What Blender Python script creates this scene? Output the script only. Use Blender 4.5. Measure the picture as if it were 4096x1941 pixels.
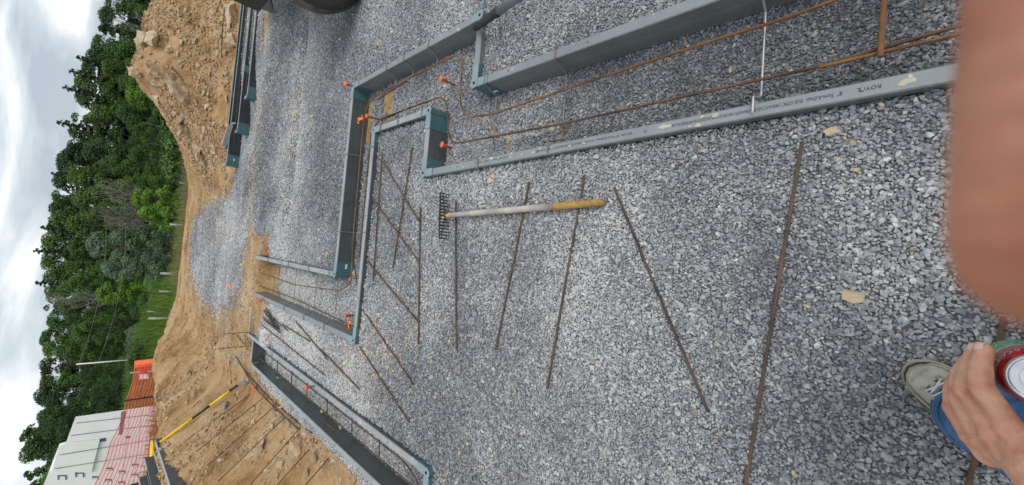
import bpy, bmesh, math, random
import numpy as np
from mathutils import Vector, Matrix, noise as mnoise

# ------------------------------------------------------------------ camera, world, sun, exposure
for o in list(bpy.data.objects): bpy.data.objects.remove(o)
SC = bpy.context.scene
COL = SC.collection
CAM_H = 1.6
def cam_axes(pitch=46.52, roll=6.8, yaw=-3.08):
    p, r, y = (math.radians(a) for a in (pitch, roll, yaw))
    Z = Matrix.Rotation(y, 3, 'Z')
    fwd = Vector((0, math.cos(p), -math.sin(p))); right = Vector((1, 0, 0)); down = -right.cross(fwd)
    U = math.cos(r)*right - math.sin(r)*down
    V = math.sin(r)*right + math.cos(r)*down
    return Z@U, Z@V, Z@fwd
AU, AV, AF = cam_axes()
FPX = 1543.7
cd = bpy.data.cameras.new('camera'); cam = bpy.data.objects.new('camera', cd); COL.objects.link(cam)
# the phone was held sideways: image right is the phone's "down"
m3 = Matrix((AV, AU, -AF)).transposed()
cam.matrix_world = Matrix.Translation((0, 0, CAM_H)) @ m3.to_4x4()
cd.sensor_width = 36; cd.lens = 36*FPX/4096; cd.clip_start = .004; cd.clip_end = 3000
cd.dof.use_dof = True; cd.dof.focus_distance = 1.3; cd.dof.aperture_fstop = 7.5
SC.camera = cam

w = bpy.data.worlds.new("World"); SC.world = w; w.use_nodes = True
nt = w.node_tree; nt.nodes.clear()
SUN_EL, SUN_AZ = math.radians(55), math.radians(140)
def wn(t, **k):
    n = nt.nodes.new(t)
    for a, b in k.items(): setattr(n, a, b)
    return n
sky = wn('ShaderNodeTexSky'); sky.sky_type = 'NISHITA'; sky.sun_disc = False
sky.sun_elevation = SUN_EL; sky.sun_rotation = SUN_AZ
bg1 = wn('ShaderNodeBackground'); bg1.inputs[1].default_value = .1
nt.links.new(sky.outputs[0], bg1.inputs[0])
tc = wn('ShaderNodeTexCoord')
mp = wn('ShaderNodeMapping'); mp.inputs['Scale'].default_value = (2.6, 2.6, 11.0); mp.inputs['Location'].default_value = (.35, 1.2, .55)
nt.links.new(tc.outputs['Generated'], mp.inputs[0])
nz = wn('ShaderNodeTexNoise'); nz.inputs['Scale'].default_value = 1.5; nz.inputs['Detail'].default_value = 7; nz.inputs['Roughness'].default_value = .5; nz.inputs['Distortion'].default_value = .35
nt.links.new(mp.outputs[0], nz.inputs['Vector'])
cr = wn('ShaderNodeValToRGB'); e = cr.color_ramp.elements
e[0].position = .38; e[0].color = (.42, .48, .55, 1); e[1].position = .60; e[1].color = (.97, .98, 1.0, 1)
x_ = e.new(.49); x_.color = (.62, .675, .725, 1)
nt.links.new(nz.outputs[0], cr.inputs[0])
bg2 = wn('ShaderNodeBackground'); bg2.inputs[1].default_value = 1.0
nt.links.new(cr.outputs[0], bg2.inputs[0])
mx = wn('ShaderNodeMixShader'); mx.inputs[0].default_value = .88
nt.links.new(bg1.outputs[0], mx.inputs[1]); nt.links.new(bg2.outputs[0], mx.inputs[2])
wo = wn('ShaderNodeOutputWorld'); nt.links.new(mx.outputs[0], wo.inputs[0])
sl = bpy.data.lights.new('sun', 'SUN'); sl.energy = 1.2; sl.angle = math.radians(40); sl.color = (1, .96, .9)
so = bpy.data.objects.new('sun', sl); COL.objects.link(so)
sd = Vector((math.sin(SUN_AZ)*math.cos(SUN_EL), math.cos(SUN_AZ)*math.cos(SUN_EL), math.sin(SUN_EL)))
so.rotation_euler = sd.to_track_quat('Z', 'Y').to_euler(); so.location = (0, 20, 40)
SC.view_settings.view_transform = 'Standard'; SC.view_settings.look = 'None'
SC.view_settings.exposure = 0.3; SC.view_settings.gamma = 1; SC.view_settings.use_curve_mapping = False
SC.cycles.max_bounces = 6; SC.cycles.diffuse_bounces = 3; SC.cycles.transparent_max_bounces = 12
try: SC.cycles.use_denoising = True; SC.cycles.denoiser = 'OPENIMAGEDENOISE'
except Exception: pass

R = random.Random(7)
NR = np.random.default_rng(7)

# ------------------------------------------------------------------ measuring helpers (photo pixel -> place)
def ray(px, py):
    return (AF*FPX + AU*(1941-py-970.5) + AV*(px-2048)).normalized()
def at(px, py, z=0.0):
    d = ray(px, py); t = (CAM_H-z)/(-d.z); return Vector((d.x*t, d.y*t, z))
REG = dict(z1=(0,0,1.259), z2=(0,970,1.257), z3=(900,0,1.259), z4=(900,970,1.257), z5=(1800,0,1.259), z6=(1800,970,1.257), z7=(2900,0,1.2584), z8=(2900,970,1.2575),
           r1=(50,1300,1.9046), r2=(900,0,3.052), r3=(600,1400,2.2567), r4=(850,400,4.07), r5=(950,1150,3.0525), r6=(1350,250,2.442), r7=(3550,1300,1.9048), r8=(1650,700,3.22),
           m1=(540,0,3.052), c4=(1200,1500,2.768), c5=(1050,850,2.713), h7=(3750,1330,1.997), t2=(150,360,1.9077), d=(0,0,.6289))
def P(r, x, y): a = REG[r]; return a[0]+x/a[2], a[1]+y/a[2]
def A(r, x, y, z=0.0): return at(*P(r, x, y), z)
PAD = .16

# ------------------------------------------------------------------ noise + terrain
_T = NR.random((256, 256))
def vn(x, y):
    xi = np.floor(x).astype(int); yi = np.floor(y).astype(int); fx = x-xi; fy = y-yi
    fx = fx*fx*(3-2*fx); fy = fy*fy*(3-2*fy)
    g = lambda a, b: _T[a & 255, b & 255]
    return (g(xi, yi)*(1-fx)+g(xi+1, yi)*fx)*(1-fy)+(g(xi, yi+1)*(1-fx)+g(xi+1, yi+1)*fx)*fy
def fbm(x, y, o=4, s=1.0, g=.5):
    r = 0; a = 1; t = 0
    for i in range(o):
        r = r + a*vn(x*s*2**i+17*i, y*s*2**i+31*i); t += a; a *= g
    return r/t-.5
def ss(t): t = np.clip(t, 0, 1); return t*t*(3-2*t)
def inpoly(x, y, poly):
    r = np.zeros(x.shape, bool); n = len(poly)
    for i in range(n):
        x0, y0 = poly[i][:2]; x1, y1 = poly[(i+1) % n][:2]
        if y0 == y1: continue
        c = ((y0 > y) != (y1 > y)) & (x < (x1-x0)*(y-y0)/(y1-y0)+x0)
        r ^= c
    return r
TRENCH = [(.89, 1.70, 1.413, 3.43), (-.77, 2.907, 1.413, 3.43), (-.77, 2.907, -.25, 5.9), (-1.655, 1.84, -1.268, 5.68), (-2.6, 1.84, -1.268, 2.3)]
def trench(x, y):
    m = np.zeros(x.shape, bool)
    for a, b, c, d in TRENCH: m |= (x > a) & (x < c) & (y > b) & (y < d)
    m |= (y > -1.6) & (y < 2.193) & (x > .4765+.065*(2.07-y)/3.57) & (x < 1.008-.03*(1.725-y)/3.2+(y > 1.75)*.4)
    return m
MAIN = [(-1.74, -3), (-1.74, 5.3), (-1.62, 5.62), (-1.29, 5.68), (-1.0, 5.48), (-.77, 5.27), (.04, 5.54), (.03, 6.08), (.2, 6.54), (.46, 7.49), (1.0, 8.6), (9, 8.6), (9, -3)]
PATCH = [(-.54, 11.84), (.22, 12.07), (.5, 9.53), (.68, 7.82), (.5, 7.3), (.1, 6.8), (-.16, 6.99), (-.43, 7.33), (-.64, 6.93), (-.94, 7.37), (-1.3, 8.59), (-1.27, 10.04), (-.99, 11.53)]
def gmask(x, y):
    jx = x+.16*fbm(x, y, 3, 2.5); jy = y+.3*fbm(x+9, y, 3, 2.5)
    m = inpoly(jx, jy, MAIN); q = inpoly(jx+.12*fbm(x, y+5, 3, 6), jy, PATCH)
    # dirt showing through as streaks along the far trench and in the wheel ruts
    st = (np.abs(y-(6.75+.05*x)-.25*fbm(x, y, 2, 1.2)) < .10+.22*fbm(x*.7, y*2, 3, 2)) & (x > .3) & (x < 4.2)
    st |= (np.abs(y-(6.0+.1*x)-.3*fbm(x+3, y, 2, 1.2)) < .25*fbm(x*.7+8, y*2, 3, 2.3)-.02) & (x > -.2) & (x < 3)
    st |= (y < 3.12) & (y > 2.95) & (x > -.1) & (x < 1.3) & (fbm(x, y, 3, 6) > .0)
    st |= (y > 3.30) & (y < 3.5) & (x > .9) & (x < 1.3)
    return (m & ~st) | q
CX = [-9, -2, .3, .9, 1.3, 1.68, 2.05, 2.4, 2.81, 3.07, 3.72, 4.12, 4.63, 6.5, 9, 14]
CZ = [0, 0, 0, .05, .2, .46, .68, .9, 1.18, 1.42, 1.40, 1.33, 1.22, 1.3, 1.0, .2]
def H(x, y, fine=True):
    x = np.asarray(x, float); y = np.asarray(y, float)
    # far country: falls away past the pad, a meadow, then wooded slope
    d = np.clip(y-13.2, 0, None)
    lft = ss((-x-1.5)/14)
    far = -(2.5-.85*ss((-x-.5)/3.5))*ss(d/12) - (.035*np.clip(y-26, 0, None)) + 1.2*ss((-x-1.5)/6)*ss((y-18)/14) + .05*np.clip(y-60, 0, 300)
    side = -1.6*ss((-x-3.6)/5)*(1-ss((y-16)/10)) - .4*ss((x-9)/8)
    back = -1.0*ss((-y-4)/10)
    base = np.where(y > 8.6, .10, .12)*np.ones_like(x)
    z = base+far+side+back
    m = gmask(x, y)
    main = (x > -1.75) & (y < 6.7)
    zp = PAD+.015*fbm(x, y, 3, 1.5)
    ridge = .06*np.exp(-((y-6.35)/.35)**2)*ss((x-.6)/.8)*ss((5.5-x)/2)
    rut = -.05*np.exp(-((y-5.05-.25*fbm(x, y, 2, .8))/.10)**2)*ss((x+.0)/.4)*ss((3.2-x)/.6)
    z = np.where(main, zp+ridge+rut, z)
    # low strip in front of and inside the far trench
    lo = ss((x-1.0+.4*(y-7.6))/.25)*ss((y-6.75)/.45)*(1-ss((y-8.60)/.12))
    z = np.where((y > 6.6) & (y < 8.7) & (x > .6), z*(1-lo)+(.03+.13*ss((x-1.7)/1.6))*lo, z)
    # spoil bank on the left
    Hc = np.interp(y, [-5, 5.9, 7, 8.3, 10.5, 12, 13.5, 16], [.82, .79, .70, .60, .52, .40, .15, 0])
    footx = np.interp(y, [-5, 6, 8, 9.5, 11.3, 13], [-1.98, -1.98, -2.25, -2.1, -1.9, -1.7])
    t = (footx-x)/(footx+2.9+.0001)
    bank = Hc*np.where(x > -2.9, ss(t), 1-ss((-2.9-x)/2.2))
    z = z+np.where(x < footx, bank, 0)
    # spoil heap on the right
    crest = np.interp(x, CX, CZ)
    b = np.where(y < 10.8, ss((y-8.65)/2.15)**.8, 1-ss((y-10.8)/4.5))
    z = z+np.clip(crest-.1, 0, None)*b
    # clods
    if fine:
        dirt = ((x < -1.78) | (y > 8.5)) & (y < 17)
        rough = np.clip(bank*1.6*(x < footx)+crest*b*.9+.35*ss((-x-1.6)/.5)*(y > 7.5), 0, 1)*.9+.12
        n = .18*fbm(x, y, 3, 1.6)+.11*fbm(x, y, 4, 5)+.10*fbm(x, y, 3, 11)
        ridg = .05*(1-np.abs(2*fbm(x+40, y, 3, 4)))
        z = z+np.where(dirt, (n+ridg-.03)*rough, 0)
    z = np.where(trench(x, y), .045+.008*fbm(x, y, 2, 9), z)
    return z
def hz(x, y): return float(H(np.array([x]), np.array([y]))[0])
def hit(px, py, t0=2.0, t1=30, n=1200):
    d = ray(px, py); t = np.linspace(t0, t1, n); X = d.x*t; Y = d.y*t; Zr = CAM_H+d.z*t
    k = np.nonzero(Zr < H(X, Y))[0]
    i = int(k[0]) if len(k) else n-1
    return Vector((X[i], Y[i], Zr[i]))

# ------------------------------------------------------------------ materials
def mat(name): 
    m = bpy.data.materials.new(name); m.use_nodes = True
    return m, m.node_tree, m.node_tree.nodes['Principled BSDF']
def N(t, ty, **k):
    n = t.nodes.new(ty)
    for a, b in k.items():
        if a in n.inputs: n.inputs[a].default_value = b
        else: setattr(n, a, b)
    return n
def simple(name, c1, c2=None, rough=.6, scale=8, metal=0, bump=0, bscale=40, spec=.4, lo=.35, hi=.65, coord='Object', det=5):
    m, t, p = mat(name); p.inputs['Roughness'].default_value = rough; p.inputs['Metallic'].default_value = metal
    p.inputs['Specular IOR Level'].default_value = spec
    co = N(t, 'ShaderNodeTexCoord')
    nz = N(t, 'ShaderNodeTexNoise', Scale=scale, Detail=det); t.links.new(co.outputs[coord], nz.inputs['Vector'])
    r = N(t, 'ShaderNodeValToRGB'); r.color_ramp.elements[0].position = lo; r.color_ramp.elements[1].position = hi
    r.color_ramp.elements[0].color = (*c1, 1); r.color_ramp.elements[1].color = (*(c2 or c1), 1)
    t.links.new(nz.outputs[0], r.inputs[0]); t.links.new(r.outputs[0], p.inputs['Base Color'])
    if bump:
        n2 = N(t, 'ShaderNodeTexNoise', Scale=bscale, Detail=4); t.links.new(co.outputs[coord], n2.inputs['Vector'])
        b = N(t, 'ShaderNodeBump', Strength=bump, Distance=.01); t.links.new(n2.outputs[0], b.inputs['Height']); t.links.new(b.outputs[0], p.inputs['Normal'])
    return m
M = {}
# ground: gravel bed / dirt / grass picked by region attribute
def ground_mat():
    m, t, p = mat('ground'); L = t.links.new
    p.inputs['Roughness'].default_value = .95; p.inputs['Specular IOR Level'].default_value = .15
    co = N(t, 'ShaderNodeTexCoord')
    ga = N(t, 'ShaderNodeAttribute', attribute_name='gravel'); gr = N(t, 'ShaderNodeAttribute', attribute_name='grass')
    n1 = N(t, 'ShaderNodeTexNoise', Scale=1.5, Detail=9, Roughness=.68, Distortion=.4); L(co.outputs['Object'], n1.inputs['Vector'])
    r1 = N(t, 'ShaderNodeValToRGB'); E_ = r1.color_ramp.elements
    E_[0].position = .34; E_[0].color = (.22, .115, .045, 1); E_[1].position = .72; E_[1].color = (.60, .45, .28, 1)
    k = E_.new(.5); k.color = (.44, .285, .140, 1)
    L(n1.outputs[0], r1.inputs[0])
    n2 = N(t, 'ShaderNodeTexNoise', Scale=30, Detail=6, Roughness=.7); L(co.outputs['Object'], n2.inputs['Vector'])
    m2 = N(t, 'ShaderNodeMix', data_type='RGBA', blend_type='MULTIPLY'); m2.inputs[0].default_value = .55
    r2 = N(t, 'ShaderNodeValToRGB'); r2.color_ramp.elements[0].position = .3; r2.color_ramp.elements[0].color = (.45, .42, .4, 1); r2.color_ramp.elements[1].position = .62; r2.color_ramp.elements[1].color = (1.12, 1.12, 1.15, 1)
    L(n2.outputs[0], r2.inputs[0]); L(r1.outputs[0], m2.inputs[6]); L(r2.outputs[0], m2.inputs[7])
    v = N(t, 'ShaderNodeTexVoronoi', Scale=48); L(co.outputs['Object'], v.inputs['Vector'])
    rg = N(t, 'ShaderNodeValToRGB'); rg.color_ramp.elements[0].color = (.10, .102, .11, 1); rg.color_ramp.elements[1].color = (.26, .262, .27, 1)
    L(v.outputs['Color'], rg.inputs[0])
    rd = N(t, 'ShaderNodeMath', operation='MULTIPLY'); rd.inputs[1].default_value = 1.0
    mg = N(t, 'ShaderNodeMix', data_type='RGBA'); L(ga.outputs['Fac'], mg.inputs[0]); L(m2.outputs[2], mg.inputs[6]); L(rg.outputs[0], mg.inputs[7])
    n3 = N(t, 'ShaderNodeTexNoise', Scale=.6, Detail=6); L(co.outputs['Object'], n3.inputs['Vector'])
    r3 = N(t, 'ShaderNodeValToRGB'); r3.color_ramp.elements[0].position = .35; r3.color_ramp.elements[0].color = (.05, .10, .02, 1); r3.color_ramp.elements[1].position = .65; r3.color_ramp.elements[1].color = (.12, .22, .045, 1)
    L(n3.outputs[0], r3.inputs[0])
    ms = N(t, 'ShaderNodeMix', data_type='RGBA'); L(gr.outputs['Fac'], ms.inputs[0]); L(mg.outputs[2], ms.inputs[6]); L(r3.outputs[0], ms.inputs[7])
    L(ms.outputs[2], p.inputs['Base Color'])
    b = N(t, 'ShaderNodeBump', Strength=.7, Distance=.02); n4 = N(t, 'ShaderNodeTexNoise', Scale=14, Detail=9, Roughness=.7); L(co.outputs['Object'], n4.inputs['Vector'])
    L(n4.outputs[0], b.inputs['Height']); L(b.outputs[0], p.inputs['Normal'])
    return m
M['ground'] = ground_mat()
def stone_mat(name, ramp, rough=.8):
    m, t, p = mat(name); L = t.links.new
    p.inputs['Roughness'].default_value = rough; p.inputs['Specular IOR Level'].default_value = .3
    a = N(t, 'ShaderNodeAttribute', attribute_name='tone', attribute_type='INSTANCER')
    r = N(t, 'ShaderNodeValToRGB'); el = r.color_ramp.elements
    el[0].position = ramp[0][0]; el[0].color = (*ramp[0][1], 1); el[1].position = ramp[-1][0]; el[1].color = (*ramp[-1][1], 1)
    for q, c in ramp[1:-1]: k = el.new(q); k.color = (*c, 1)
    L(a.outputs['Fac'], r.inputs[0])
    oi = N(t, 'ShaderNodeObjectInfo')
    co = N(t, 'ShaderNodeTexCoord')
    ad = N(t, 'ShaderNodeVectorMath', operation='ADD'); L(co.outputs['Object'], ad.inputs[0])
    sc = N(t, 'ShaderNodeVectorMath', operation='SCALE'); sc.inputs['Scale'].default_value = 5; L(oi.outputs['Location'], sc.inputs[0]); L(sc.outputs[0], ad.inputs[1])
    n = N(t, 'ShaderNodeTexNoise', Scale=2.6, Detail=5, Roughness=.7); L(ad.outputs[0], n.inputs['Vector'])
    r2 = N(t, 'ShaderNodeValToRGB'); r2.color_ramp.elements[0].position = .38; r2.color_ramp.elements[0].color = (.58, .59, .61, 1); r2.color_ramp.elements[1].position = .66; r2.color_ramp.elements[1].color = (1.3, 1.3, 1.28, 1)
    L(n.outputs[0], r2.inputs[0])
    mm = N(t, 'ShaderNodeMix', data_type='RGBA', blend_type='MULTIPLY'); mm.inputs[0].default_value = .8
    L(r.outputs[0], mm.inputs[6]); L(r2.outputs[0], mm.inputs[7]); L(mm.outputs[2], p.inputs['Base Color'])
    return m
M['gravel'] = stone_mat('gravel_stone', [(0, (.12, .124, .134)), (.22, (.19, .195, .208)), (.45, (.30, .305, .318)), (.68, (.43, .432, .438)), (.87, (.60, .60, .585)), (.90, (.60, .59, .57)), (.91, (.48, .36, .21)), (1, (.60, .50, .35))])
M['rubble'] = stone_mat('rubble_stone', [(0, (.26, .15, .07)), (.4, (.45, .31, .17)), (.75, (.56, .42, .26)), (1, (.66, .54, .38))], .9)
M['rock'] = simple('sandstone_rock', (.27, .18, .10), (.60, .47, .31), .92, 5, bump=.9, bscale=14, det=9)
M['rock_pale'] = simple('pale_sandstone', (.42, .32, .20), (.66, .54, .38), .92, 5, bump=.8, bscale=14, det=9)
def pvc(name, c1, c2, dust, dcol=(.42, .45, .46)):
    m, t, p = mat(name); L = t.links.new
    p.inputs['Roughness'].default_value = .42; p.inputs['Specular IOR Level'].default_value = .45
    co = N(t, 'ShaderNodeTexCoord')
    n = N(t, 'ShaderNodeTexNoise', Scale=7, Detail=7, Roughness=.7); L(co.outputs['Object'], n.inputs['Vector'])
    r = N(t, 'ShaderNodeValToRGB'); r.color_ramp.elements[0].position = .35; r.color_ramp.elements[1].position = .68
    r.color_ramp.elements[0].color = (*c1, 1); r.color_ramp.elements[1].color = (*c2, 1); L(n.outputs[0], r.inputs[0])
    g = N(t, 'ShaderNodeNewGeometry'); sx = N(t, 'ShaderNodeSeparateXYZ'); L(g.outputs['True Normal'], sx.inputs[0])
    mr = N(t, 'ShaderNodeMapRange'); mr.inputs[1].default_value = .5; mr.inputs[2].default_value = .95; L(sx.outputs['Z'], mr.inputs[0])
    n2 = N(t, 'ShaderNodeTexNoise', Scale=4, Detail=8, Roughness=.75); L(co.outputs['Object'], n2.inputs['Vector'])
    m2 = N(t, 'ShaderNodeMapRange'); m2.inputs[1].default_value = .25; m2.inputs[2].default_value = .65; m2.inputs[3].default_value = dust*.55; m2.inputs[4].default_value = dust; L(n2.outputs[0], m2.inputs[0])
    mu = N(t, 'ShaderNodeMath', operation='MULTIPLY'); L(mr.outputs[0], mu.inputs[0]); L(m2.outputs[0], mu.inputs[1])
    mi = N(t, 'ShaderNodeMix', data_type='RGBA'); L(mu.outputs[0], mi.inputs[0]); L(r.outputs[0], mi.inputs[6]); mi.inputs[7].default_value = (*dcol, 1)
    # splashed pale mud blots
    v = N(t, 'ShaderNodeTexNoise', Scale=22, Detail=3, Roughness=.5); L(co.outputs['Object'], v.inputs['Vector'])
    vr = N(t, 'ShaderNodeMapRange'); vr.inputs[1].default_value = .68; vr.inputs[2].default_value = .74; L(v.outputs[0], vr.inputs[0])
    vm = N(t, 'ShaderNodeMath', operation='MULTIPLY'); L(vr.outputs[0], vm.inputs[0]); L(mr.outputs[0], vm.inputs[1])
    m3 = N(t, 'ShaderNodeMix', data_type='RGBA'); L(vm.outputs[0], m3.inputs[0]); L(mi.outputs[2], m3.inputs[6]); m3.inputs[7].default_value = (.62, .58, .48, 1)
    L(m3.outputs[2], p.inputs['Base Color'])
    ra = N(t, 'ShaderNodeMapRange'); ra.inputs[3].default_value = .38; ra.inputs[4].default_value = .8; L(mu.outputs[0], ra.inputs[0]); L(ra.outputs[0], p.inputs['Roughness'])
    return m
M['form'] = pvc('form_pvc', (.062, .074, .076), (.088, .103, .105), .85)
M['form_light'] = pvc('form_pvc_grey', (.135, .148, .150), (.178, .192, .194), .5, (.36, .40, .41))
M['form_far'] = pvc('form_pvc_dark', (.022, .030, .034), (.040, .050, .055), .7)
M['teal'] = pvc('coupler_teal', (.052, .115, .128), (.082, .160, .172), .7, (.36, .43, .44))
M['sticker'] = simple('paper_sticker', (.75, .77, .76), (.8, .8, .8), .6)
M['ink'] = simple('black_ink', (.03, .035, .04), (.05, .05, .06), .6)
M['bolt'] = simple('bolt_steel', (.12, .12, .12), (.3, .3, .3), .4, metal=.7)
M['hole'] = simple('dark_hole', (.01, .01, .012), (.02, .02, .02), .9)
M['rust'] = simple('rebar_rust', (.070, .044, .030), (.19, .10, .052), .85, 9, bump=.5, bscale=200)
M['rust_orange'] = simple('rebar_orange_rust', (.11, .055, .028), (.29, .135, .055), .9, 7, bump=.5, bscale=200)
M['rust_grey'] = simple('rebar_grey_scale', (.045, .040, .038), (.17, .105, .065), .7, 6, bump=.5, bscale=200)
M['steel'] = simple('tie_steel', (.15, .135, .12), (.34, .30, .26), .5, 10, metal=.4)
M['steel_bright'] = simple('tie_bright', (.38, .37, .36), (.52, .50, .48), .4, 6, metal=.5)
M['cap'] = simple('orange_plastic', (.62, .10, .035), (.80, .17, .07), .45, 20)
M['ribbon'] = simple('orange_ribbon', (.95, .17, .03), (.98, .24, .05), .5, 20)
M['wood'] = simple('weathered_wood', (.20, .17, .14), (.55, .50, .44), .8, 6, bump=.4, bscale=60)
M['wood_dirty'] = simple('dusty_board', (.30, .24, .17), (.45, .37, .28), .85, 6)
M['ferrule'] = simple('ferrule_amber', (.60, .26, .05), (.75, .36, .09), .5, 20)
M['grip_tan'] = simple('worn_tan_grip', (.22, .14, .05), (.46, .29, .08), .7, 22)
M['black_steel'] = simple('black_steel', (.012, .012, .012), (.04, .035, .03), .5, 20)
M['rubber'] = simple('black_rubber', (.018, .019, .020), (.045, .043, .040), .75, 7, bump=.2)
M['tyre_mud'] = simple('muddy_tread', (.05, .045, .04), (.12, .10, .085), .9, 9, bump=.4)
M['grey_paint'] = simple('grey_painted_tube', (.13, .155, .17), (.18, .20, .22), .45, 10)
M['yellow'] = simple('yellow_fibreglass', (.78, .50, .01), (.88, .60, .02), .35, 20)
M['black_gloss'] = simple('black_fibreglass', (.015, .015, .015), (.03, .03, .03), .35, 20)
M['red'] = simple('red_plastic', (.6, .02, .03), (.7, .04, .05), .4)
M['metal_blue'] = simple('blue_grey_steel', (.16, .20, .24), (.30, .35, .38), .5, 20, metal=.3)
M['house_white'] = simple('white_foam_panel', (.90, .885, .895), (.95, .93, .94), .8, 2)
M['house_rail'] = simple('white_foam_raised', (.88, .88, .88), (.93, .93, .93), .8, 2)
M['house_dark'] = simple('dark_opening', (.10, .09, .11), (.16, .14, .16), .9, 2)
M['strap'] = simple('dark_seam', (.16, .16, .17), (.22, .22, .23), .9, 2)
M['net'] = simple('orange_netting', (.85, .13, .04), (.92, .20, .06), .6, 20)
M['net_far'] = simple('red_orange_netting', (.78, .12, .10), (.86, .18, .13), .6, 20)
M['pale_wood'] = simple('silvered_wood', (.30, .29, .27), (.44, .42, .40), .85, 8)
M['bark'] = simple('tree_bark', (.10, .08, .06), (.20, .165, .13), .95, 5)
M['bark_pale'] = simple('dead_branch', (.16, .14, .12), (.28, .25, .22), .95, 5)
def leafm(name, c1, c2, tr=.25):
    m, t, p = mat(name); L = t.links.new
    p.inputs['Roughness'].default_value = .55; p.inputs['Specular IOR Level'].default_value = .35
    a = N(t, 'ShaderNodeAttribute', attribute_name='leaf'); oi = N(t, 'ShaderNodeObjectInfo')
    mi = N(t, 'ShaderNodeMix', data_type='RGBA'); L(a.outputs['Fac'], mi.inputs[0]); mi.inputs[6].default_value = (*c1, 1); mi.inputs[7].default_value = (*c2, 1)
    hs = N(t, 'ShaderNodeHueSaturation'); mr = N(t, 'ShaderNodeMapRange'); mr.inputs[3].default_value = .7; mr.inputs[4].default_value = 1.3; L(oi.outputs['Random'], mr.inputs[0]); L(mr.outputs[0], hs.inputs['Value'])
    L(mi.outputs[2], hs.inputs['Color']); L(hs.outputs[0], p.inputs['Base Color'])
    td = N(t, 'ShaderNodeBsdfTranslucent'); L(hs.outputs[0], td.inputs[0])
    ms = N(t, 'ShaderNodeMixShader'); ms.inputs[0].default_value = tr
    out = t.nodes['Material Output']; L(p.outputs[0], ms.inputs[1]); L(td.outputs[0], ms.inputs[2]); L(ms.outputs[0], out.inputs[0])
    return m
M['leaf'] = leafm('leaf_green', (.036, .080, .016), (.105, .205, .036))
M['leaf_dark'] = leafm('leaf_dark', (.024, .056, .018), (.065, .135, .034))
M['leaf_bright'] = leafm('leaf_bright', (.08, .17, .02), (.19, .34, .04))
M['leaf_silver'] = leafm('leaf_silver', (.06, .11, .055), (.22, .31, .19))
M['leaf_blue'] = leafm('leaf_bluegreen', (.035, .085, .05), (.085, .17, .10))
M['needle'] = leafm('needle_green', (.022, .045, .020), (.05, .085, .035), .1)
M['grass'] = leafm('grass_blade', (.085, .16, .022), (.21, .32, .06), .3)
M['grass_dry'] = leafm('dry_blade', (.20, .20, .07), (.34, .32, .14), .3)
def skinm():
    m, t, p = mat('skin'); L = t.links.new
    p.inputs['Roughness'].default_value = .5; p.inputs['Specular IOR Level'].default_value = .35
    co = N(t, 'ShaderNodeTexCoord'); n = N(t, 'ShaderNodeTexNoise', Scale=48, Detail=7, Roughness=.6); L(co.outputs['Object'], n.inputs['Vector'])
    r = N(t, 'ShaderNodeValToRGB'); el = r.color_ramp.elements
    el[0].position = .32; el[0].color = (.47, .215, .135, 1); el[1].position = .66; el[1].color = (.66, .385, .265, 1); L(n.outputs[0], r.inputs[0])
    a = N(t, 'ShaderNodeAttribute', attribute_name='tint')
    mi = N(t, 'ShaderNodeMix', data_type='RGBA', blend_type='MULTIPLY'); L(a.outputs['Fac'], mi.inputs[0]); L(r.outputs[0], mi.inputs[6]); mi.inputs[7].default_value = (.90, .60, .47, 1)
    L(mi.outputs[2], p.inputs['Base Color'])
    p.inputs['Subsurface Weight'].default_value = .15; p.inputs['Subsurface Scale'].default_value = .004
    n2 = N(t, 'ShaderNodeTexNoise', Scale=260, Detail=3); L(co.outputs['Object'], n2.inputs['Vector'])
    n3 = N(t, 'ShaderNodeTexWave', Scale=90, Distortion=9, Detail=3); L(co.outputs['Object'], n3.inputs['Vector'])
    ad = N(t, 'ShaderNodeMath', operation='ADD'); L(n2.outputs[0], ad.inputs[0]); L(n3.outputs[1], ad.inputs[1])
    b = N(t, 'ShaderNodeBump', Strength=.2, Distance=.002); L(ad.outputs[0], b.inputs['Height']); L(b.outputs[0], p.inputs['Normal'])
    return m
M['skin'] = skinm()
M['nail'] = simple('fingernail', (.66, .42, .34), (.72, .50, .42), .3, 20)
M['denim'] = simple('blue_denim', (.045, .12, .26), (.13, .25, .42), .95, 14, bump=.8, bscale=300, lo=.3, hi=.75, det=9)
M['denim_pale'] = simple('faded_denim', (.12, .16, .18), (.22, .27, .28), .9, 16, bump=.4, bscale=400)
M['suede'] = simple('grey_suede', (.25, .24, .20), (.47, .46, .40), .92, 14, bump=.6, bscale=90, det=9, lo=.3, hi=.6)
M['suede_tan'] = simple('olive_suede', (.25, .23, .16), (.38, .35, .25), .9, 18, bump=.3, bscale=200)
M['sole'] = simple('dirty_sole', (.40, .37, .28), (.52, .48, .38), .8, 20)
M['sole_dark'] = simple('dark_rand', (.035, .037, .04), (.08, .08, .08), .7, 20)
M['lace'] = simple('grey_lace', (.42, .44, .45), (.62, .64, .65), .9, 150)
M['tongue'] = simple('dark_tongue', (.05, .05, .05), (.11, .10, .10), .9, 40)
M['peach'] = simple('peach_lining', (.55, .24, .15), (.62, .30, .2), .8, 40)
M['shirt'] = simple('grey_cotton', (.20, .21, .22), (.26, .27, .28), .95, 30)
M['can_red'] = simple('can_red', (.22, .006, .008), (.50, .015, .02), .25, 90, spec=.6, lo=.42, hi=.58)
M['can_green'] = simple('can_green', (.01, .20, .05), (.05, .42, .13), .25, 60, spec=.6)
M['can_white'] = simple('can_white_print', (.7, .74, .72), (.8, .82, .8), .3)
M['aluminium'] = simple('aluminium', (.72, .73, .75), (.80, .81, .82), .28, 20, metal=.85)
M['phone'] = simple('phone_black', (.02, .02, .022), (.03, .03, .03), .3)
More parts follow.
